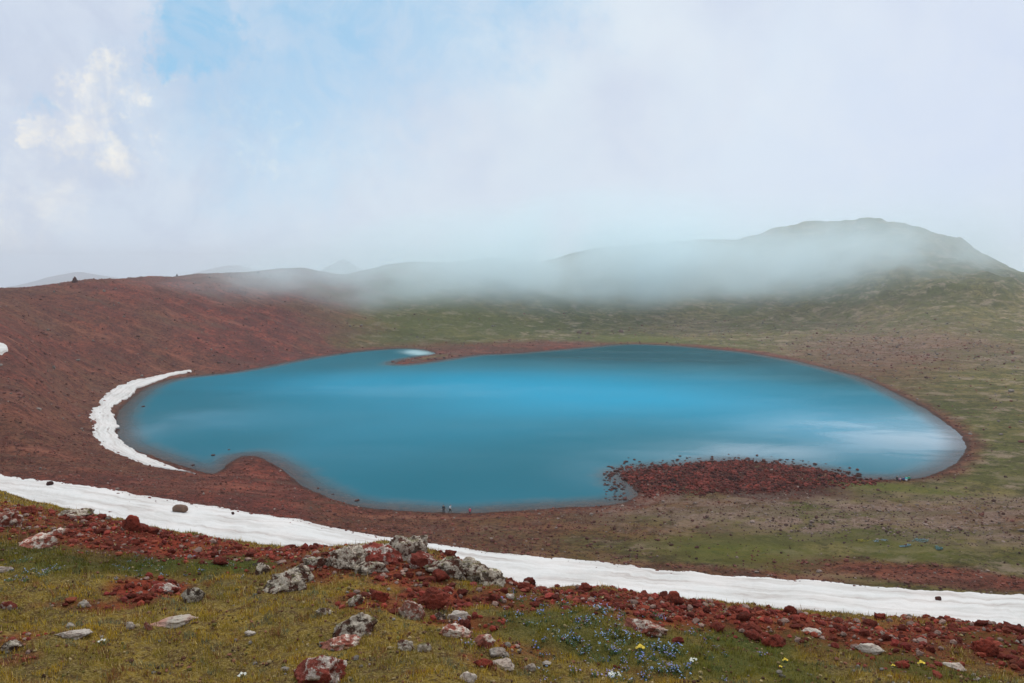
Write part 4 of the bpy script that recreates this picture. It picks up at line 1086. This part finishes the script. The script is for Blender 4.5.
def person(px, py_foot, pose, rz, shirt, trousers, label, group=None, near=False):
    p = at(px, py_foot, 90); q = POSES[pose]
    root = bpy.data.objects.new('person', None); col.objects.link(root); root.empty_display_size = .3
    root.location = p; root.rotation_euler = (0, 0, rz); tag(root, label, 'person', group)
    hip, ch, hd = [Vector(q[k_]) for k_ in ('hip', 'chest', 'head')]
    neck = ch + (hd - ch) * .45; wa = hip.lerp(ch, .45)
    v = [hip, wa, ch, neck, hd - (hd - neck) * .15, hd + (hd - neck).normalized() * .10]; r = [(.15, .11), (.13, .095), (.17, .10), .055, .085, .075]
    e = [(0, 1), (1, 2), (2, 3), (3, 4), (4, 5)]
    v.append(hd + Vector((0, .115, -.01))); r.append(.016); e.append((4, 6))       # nose
    for s in (0, 1):
        sg = -1 if s == 0 else 1
        sh = ch + Vector((sg * .18, 0, .02)); el, ha = Vector(q['el'][s]), Vector(q['ha'][s])
        i = len(v); v += [sh, el, el.lerp(ha, .95)]; r += [.055, .042, .028]; e += [(2, i), (i, i + 1), (i + 1, i + 2)]
        d = (ha - el).normalized(); pal = ha + d * .06; j = len(v); v.append(pal); r.append((.035, .018)); e.append((i + 2, j))
        side = d.cross(Vector((0, 1, .3))).normalized()
        for f_, (o_, L_) in enumerate([(-.03, .075), (-.01, .085), (.01, .08), (.03, .06)]):
            kf = len(v); b1 = pal + side * o_ + d * .03; v += [b1, b1 + d * L_ * .6 + Vector((0, .008, 0)), b1 + d * L_ + Vector((0, .02, 0))]; r += [.009, .009, .008]; e += [(j, kf), (kf, kf + 1), (kf + 1, kf + 2)]
        kf = len(v); v += [ha + side * -.045 + d * .03, ha + side * -.06 + d * .06]; r += [.011, .009]; e += [(j, kf), (kf, kf + 1)]
        hp = hip + Vector((sg * .09, 0, -.03)); kn, ft = Vector(q['kn'][s]), Vector(q['ft'][s])
        i = len(v); v += [hp, kn, ft, ft + Vector((0, .14, -.03))]; r += [.09, .06, .042, .035]; e += [(0, i), (i, i + 1), (i + 1, i + 2), (i + 2, i + 3)]
    skin_obj('body', [tuple(a) for a in v], e, r, M['skin'], root)
    # shirt
    v = [hip + Vector((0, 0, .03)), wa, ch, neck - Vector((0, 0, .04))]; r = [(.175, .13), (.16, .12), (.20, .125), .07]; e = [(0, 1), (1, 2), (2, 3)]
    for s in (0, 1):
        sg = -1 if s == 0 else 1; sh = ch + Vector((sg * .19, 0, .02)); el, ha = Vector(q['el'][s]), Vector(q['ha'][s]); i = len(v)
        v += [sh, el, el.lerp(ha, .8)]; r += [.075, .06, .048]; e += [(2, i), (i, i + 1), (i + 1, i + 2)]
    skin_obj('jacket', [tuple(a) for a in v], e, r, shirt, root)
    v = [hip]; r = [(.165, .125)]; e = []
    for s in (0, 1):
        sg = -1 if s == 0 else 1; hp = hip + Vector((sg * .095, 0, -.04)); kn, ft = Vector(q['kn'][s]), Vector(q['ft'][s]); i = len(v)
        v += [hp, kn, kn.lerp(ft, .93)]; r += [.105, .078, .062]; e += [(0, i), (i, i + 1), (i + 1, i + 2)]
    skin_obj('trousers', [tuple(a) for a in v], e, r, trousers, root)
    for s in (0, 1):
        ft = Vector(q['ft'][s]); skin_obj('shoe', [tuple(ft + Vector((0, -.05, -.03))), tuple(ft + Vector((0, .08, -.035))), tuple(ft + Vector((0, .18, -.04)))], [(0, 1), (1, 2)], [.05, .05, .04], M['shoe'], root)
    skin_obj('hair', [tuple(hd + Vector((0, -.05, .0))), tuple(hd + Vector((0, -.02, .08))), tuple(hd + Vector((0, .04, .12)))], [(0, 1), (1, 2)], [.075, .092, .06], M['hair'], root)
    return root
J = lambda n_, c_: plain(n_, c_)
jk = dict(white=J('white_jacket', (.72, .74, .78)), navy=J('dark_navy_jacket', (.012, .02, .035)), black=J('black_cloth', (.015, .015, .02)), pink=J('red_pink_jacket', (.50, .06, .12)), dred=J('dark_red_cloth', (.12, .02, .02)),
          blue=J('blue_jacket', (.03, .08, .30)), turq=J('turquoise_jacket', (.05, .50, .50)), green=J('green_jacket', (.03, .30, .16)), lilac=J('lilac_pink_jacket', (.62, .35, .50)))
person(443.6, 514.0, 'stand', .3, jk['navy'], jk['black'], 'person in dark clothes standing at the near shore, left of the one in white')
person(450.0, 513.4, 'walk', -2.0, jk['white'], jk['black'], 'person in white jacket and dark trousers walking at the near shore')
person(470.0, 513.6, 'crouch', .2, jk['pink'], jk['dred'], 'person in red crouching at the near shore, right of the two standing')
person(897.6, 480.8, 'crouch', 1.2, jk['black'], jk['black'], 'person in black crouching at the right shore, leftmost of the group')
person(900.0, 481.2, 'sit', .6, jk['lilac'], jk['black'], 'person in pale pink sitting at the right shore beside the one in black')
person(903.6, 481.0, 'sit', 0, jk['blue'], jk['black'], 'person in blue sitting at the right shore in the middle of the group')
person(906.2, 481.2, 'crouch', -.4, jk['turq'], jk['white'], 'person in turquoise crouching at the right shore with pale trousers')
person(908.6, 480.8, 'crouch', -1.0, jk['green'], jk['black'], 'person in green at the right shore, rightmost of the group')

# ------------------------------------------------------------------ air and mist
def box(name, lo, hi, mat):
    v = [(x_, y_, z_) for z_ in (lo[2], hi[2]) for y_ in (lo[1], hi[1]) for x_ in (lo[0], hi[0])]
    me = bpy.data.meshes.new(name); me.from_pydata(v, [], [(0, 2, 3, 1), (4, 5, 7, 6), (0, 1, 5, 4), (2, 6, 7, 3), (0, 4, 6, 2), (1, 3, 7, 5)]); me.materials.append(mat)
    o = bpy.data.objects.new(name, me); col.objects.link(o); return o
def vol_mat(name, density, color, shape=None, aniso=.2):
    m = bpy.data.materials.new(name); m.use_nodes = True; t = m.node_tree
    t.nodes.remove(t.nodes['Principled BSDF'])
    v = N(t, 'ShaderNodeVolumePrincipled'); v.inputs['Color'].default_value = color + (1,); v.inputs['Anisotropy'].default_value = aniso
    L(t, v.outputs[0], t.nodes['Material Output'].inputs['Volume'])
    v.inputs['Density'].default_value = density
    if shape: shape(t, v, density)
    return m
hz = box('haze', (-11500, -11500, -430), (11500, 11500, 136), vol_mat('haze_air', .00019, (.90, .95, 1.0), aniso=.55))
tag(hz, 'thin pale air haze', 'haze', kind='stuff')
FOG = True
def fog_shape(scale_n, lo, hi, seed):
    def f(t, v, dens):
        tcn = N(t, 'ShaderNodeTexCoord'); ln = N(t, 'ShaderNodeVectorMath', operation='LENGTH')
        wn = N(t, 'ShaderNodeTexNoise'); wn.inputs['Scale'].default_value = 1.6; wn.inputs['Detail'].default_value = 2; L(t, tcn.outputs['Object'], wn.inputs['Vector'])
        ws = N(t, 'ShaderNodeVectorMath', operation='MULTIPLY_ADD'); L(t, wn.outputs['Color'], ws.inputs[0]); ws.inputs[1].default_value = (.9, .9, .9); ws.inputs[2].default_value = (-.45, -.45, -.45)
        wa_ = N(t, 'ShaderNodeVectorMath', operation='ADD'); L(t, ws.outputs[0], wa_.inputs[0]); L(t, tcn.outputs['Object'], wa_.inputs[1]); L(t, wa_.outputs[0], ln.inputs[0])
        ln0 = N(t, 'ShaderNodeVectorMath', operation='LENGTH'); L(t, tcn.outputs['Object'], ln0.inputs[0])
        fall = math_n(t, 'POWER', math_n(t, 'SUBTRACT', 1.0, ramp(t, ln.outputs['Value'], 0.0, .95, False)), 1.7)
        fall = math_n(t, 'MULTIPLY', fall, math_n(t, 'SUBTRACT', 1.0, ramp(t, ln0.outputs['Value'], .7, .98)))
        mp = N(t, 'ShaderNodeMapping'); L(t, tcn.outputs['Object'], mp.inputs[0]); mp.inputs['Location'].default_value = (seed, seed * .3, 0); mp.inputs['Scale'].default_value = (1, 1, .35)
        nz_ = ramp(t, noise_n(t, mp.outputs[0], scale_n, 3, .55), lo, hi)
        L(t, math_n(t, 'MULTIPLY', math_n(t, 'MULTIPLY', fall, nz_), dens), v.inputs['Density'])
    return f
def fog(px, py, Yd, rx, ry, rz, dens, label, seed, sn=2.2):
    cx, cy, cz_ = on_dist(px, py, Yd)
    v, f = ICO[4]
    o = mesh_np('fog_bank', v, f, vol_mat('mist', dens, (.86, .97, 1.0), fog_shape(sn, .36, .60, seed)), True)
    o.location = (cx, cy, cz_); o.scale = (rx, ry, rz); tag(o, label, 'mist', kind='stuff'); o.rotation_euler = (0, math.radians(-3), 0)
if FOG:
    fog(430, 262, 540, 190, 130, 44, .028, 'bank of white mist drifting over the far rim, left part', 1, 2.6)
    fog(585, 254, 620, 210, 130, 64, .055, 'bank of white mist over the far rim in the middle', 3, 2.6)
    fog(740, 256, 660, 180, 120, 60, .032, 'bank of white mist on the saddle beside the domed hill', 6, 2.8)
    fog(880, 258, 700, 210, 120, 62, .026, 'bank of white mist lying against the domed hill', 4, 3.0)
    fog(410, 292, 500, 90, 60, 16, .012, 'low wisp of mist hanging down the far slope left of the middle', 15, 2.4)
    fog(700, 288, 600, 120, 60, 18, .012, 'low wisp of mist hanging down the far slope below the saddle', 17, 2.4)
    fog(900, 240, 640, 300, 150, 66, .007, 'thin wide veil of bluish mist in front of the domed hill', 12, 1.6)
    fog(300, 272, 460, 130, 90, 24, .016, 'thin veil of mist on the rim left of centre', 7, 2.6)
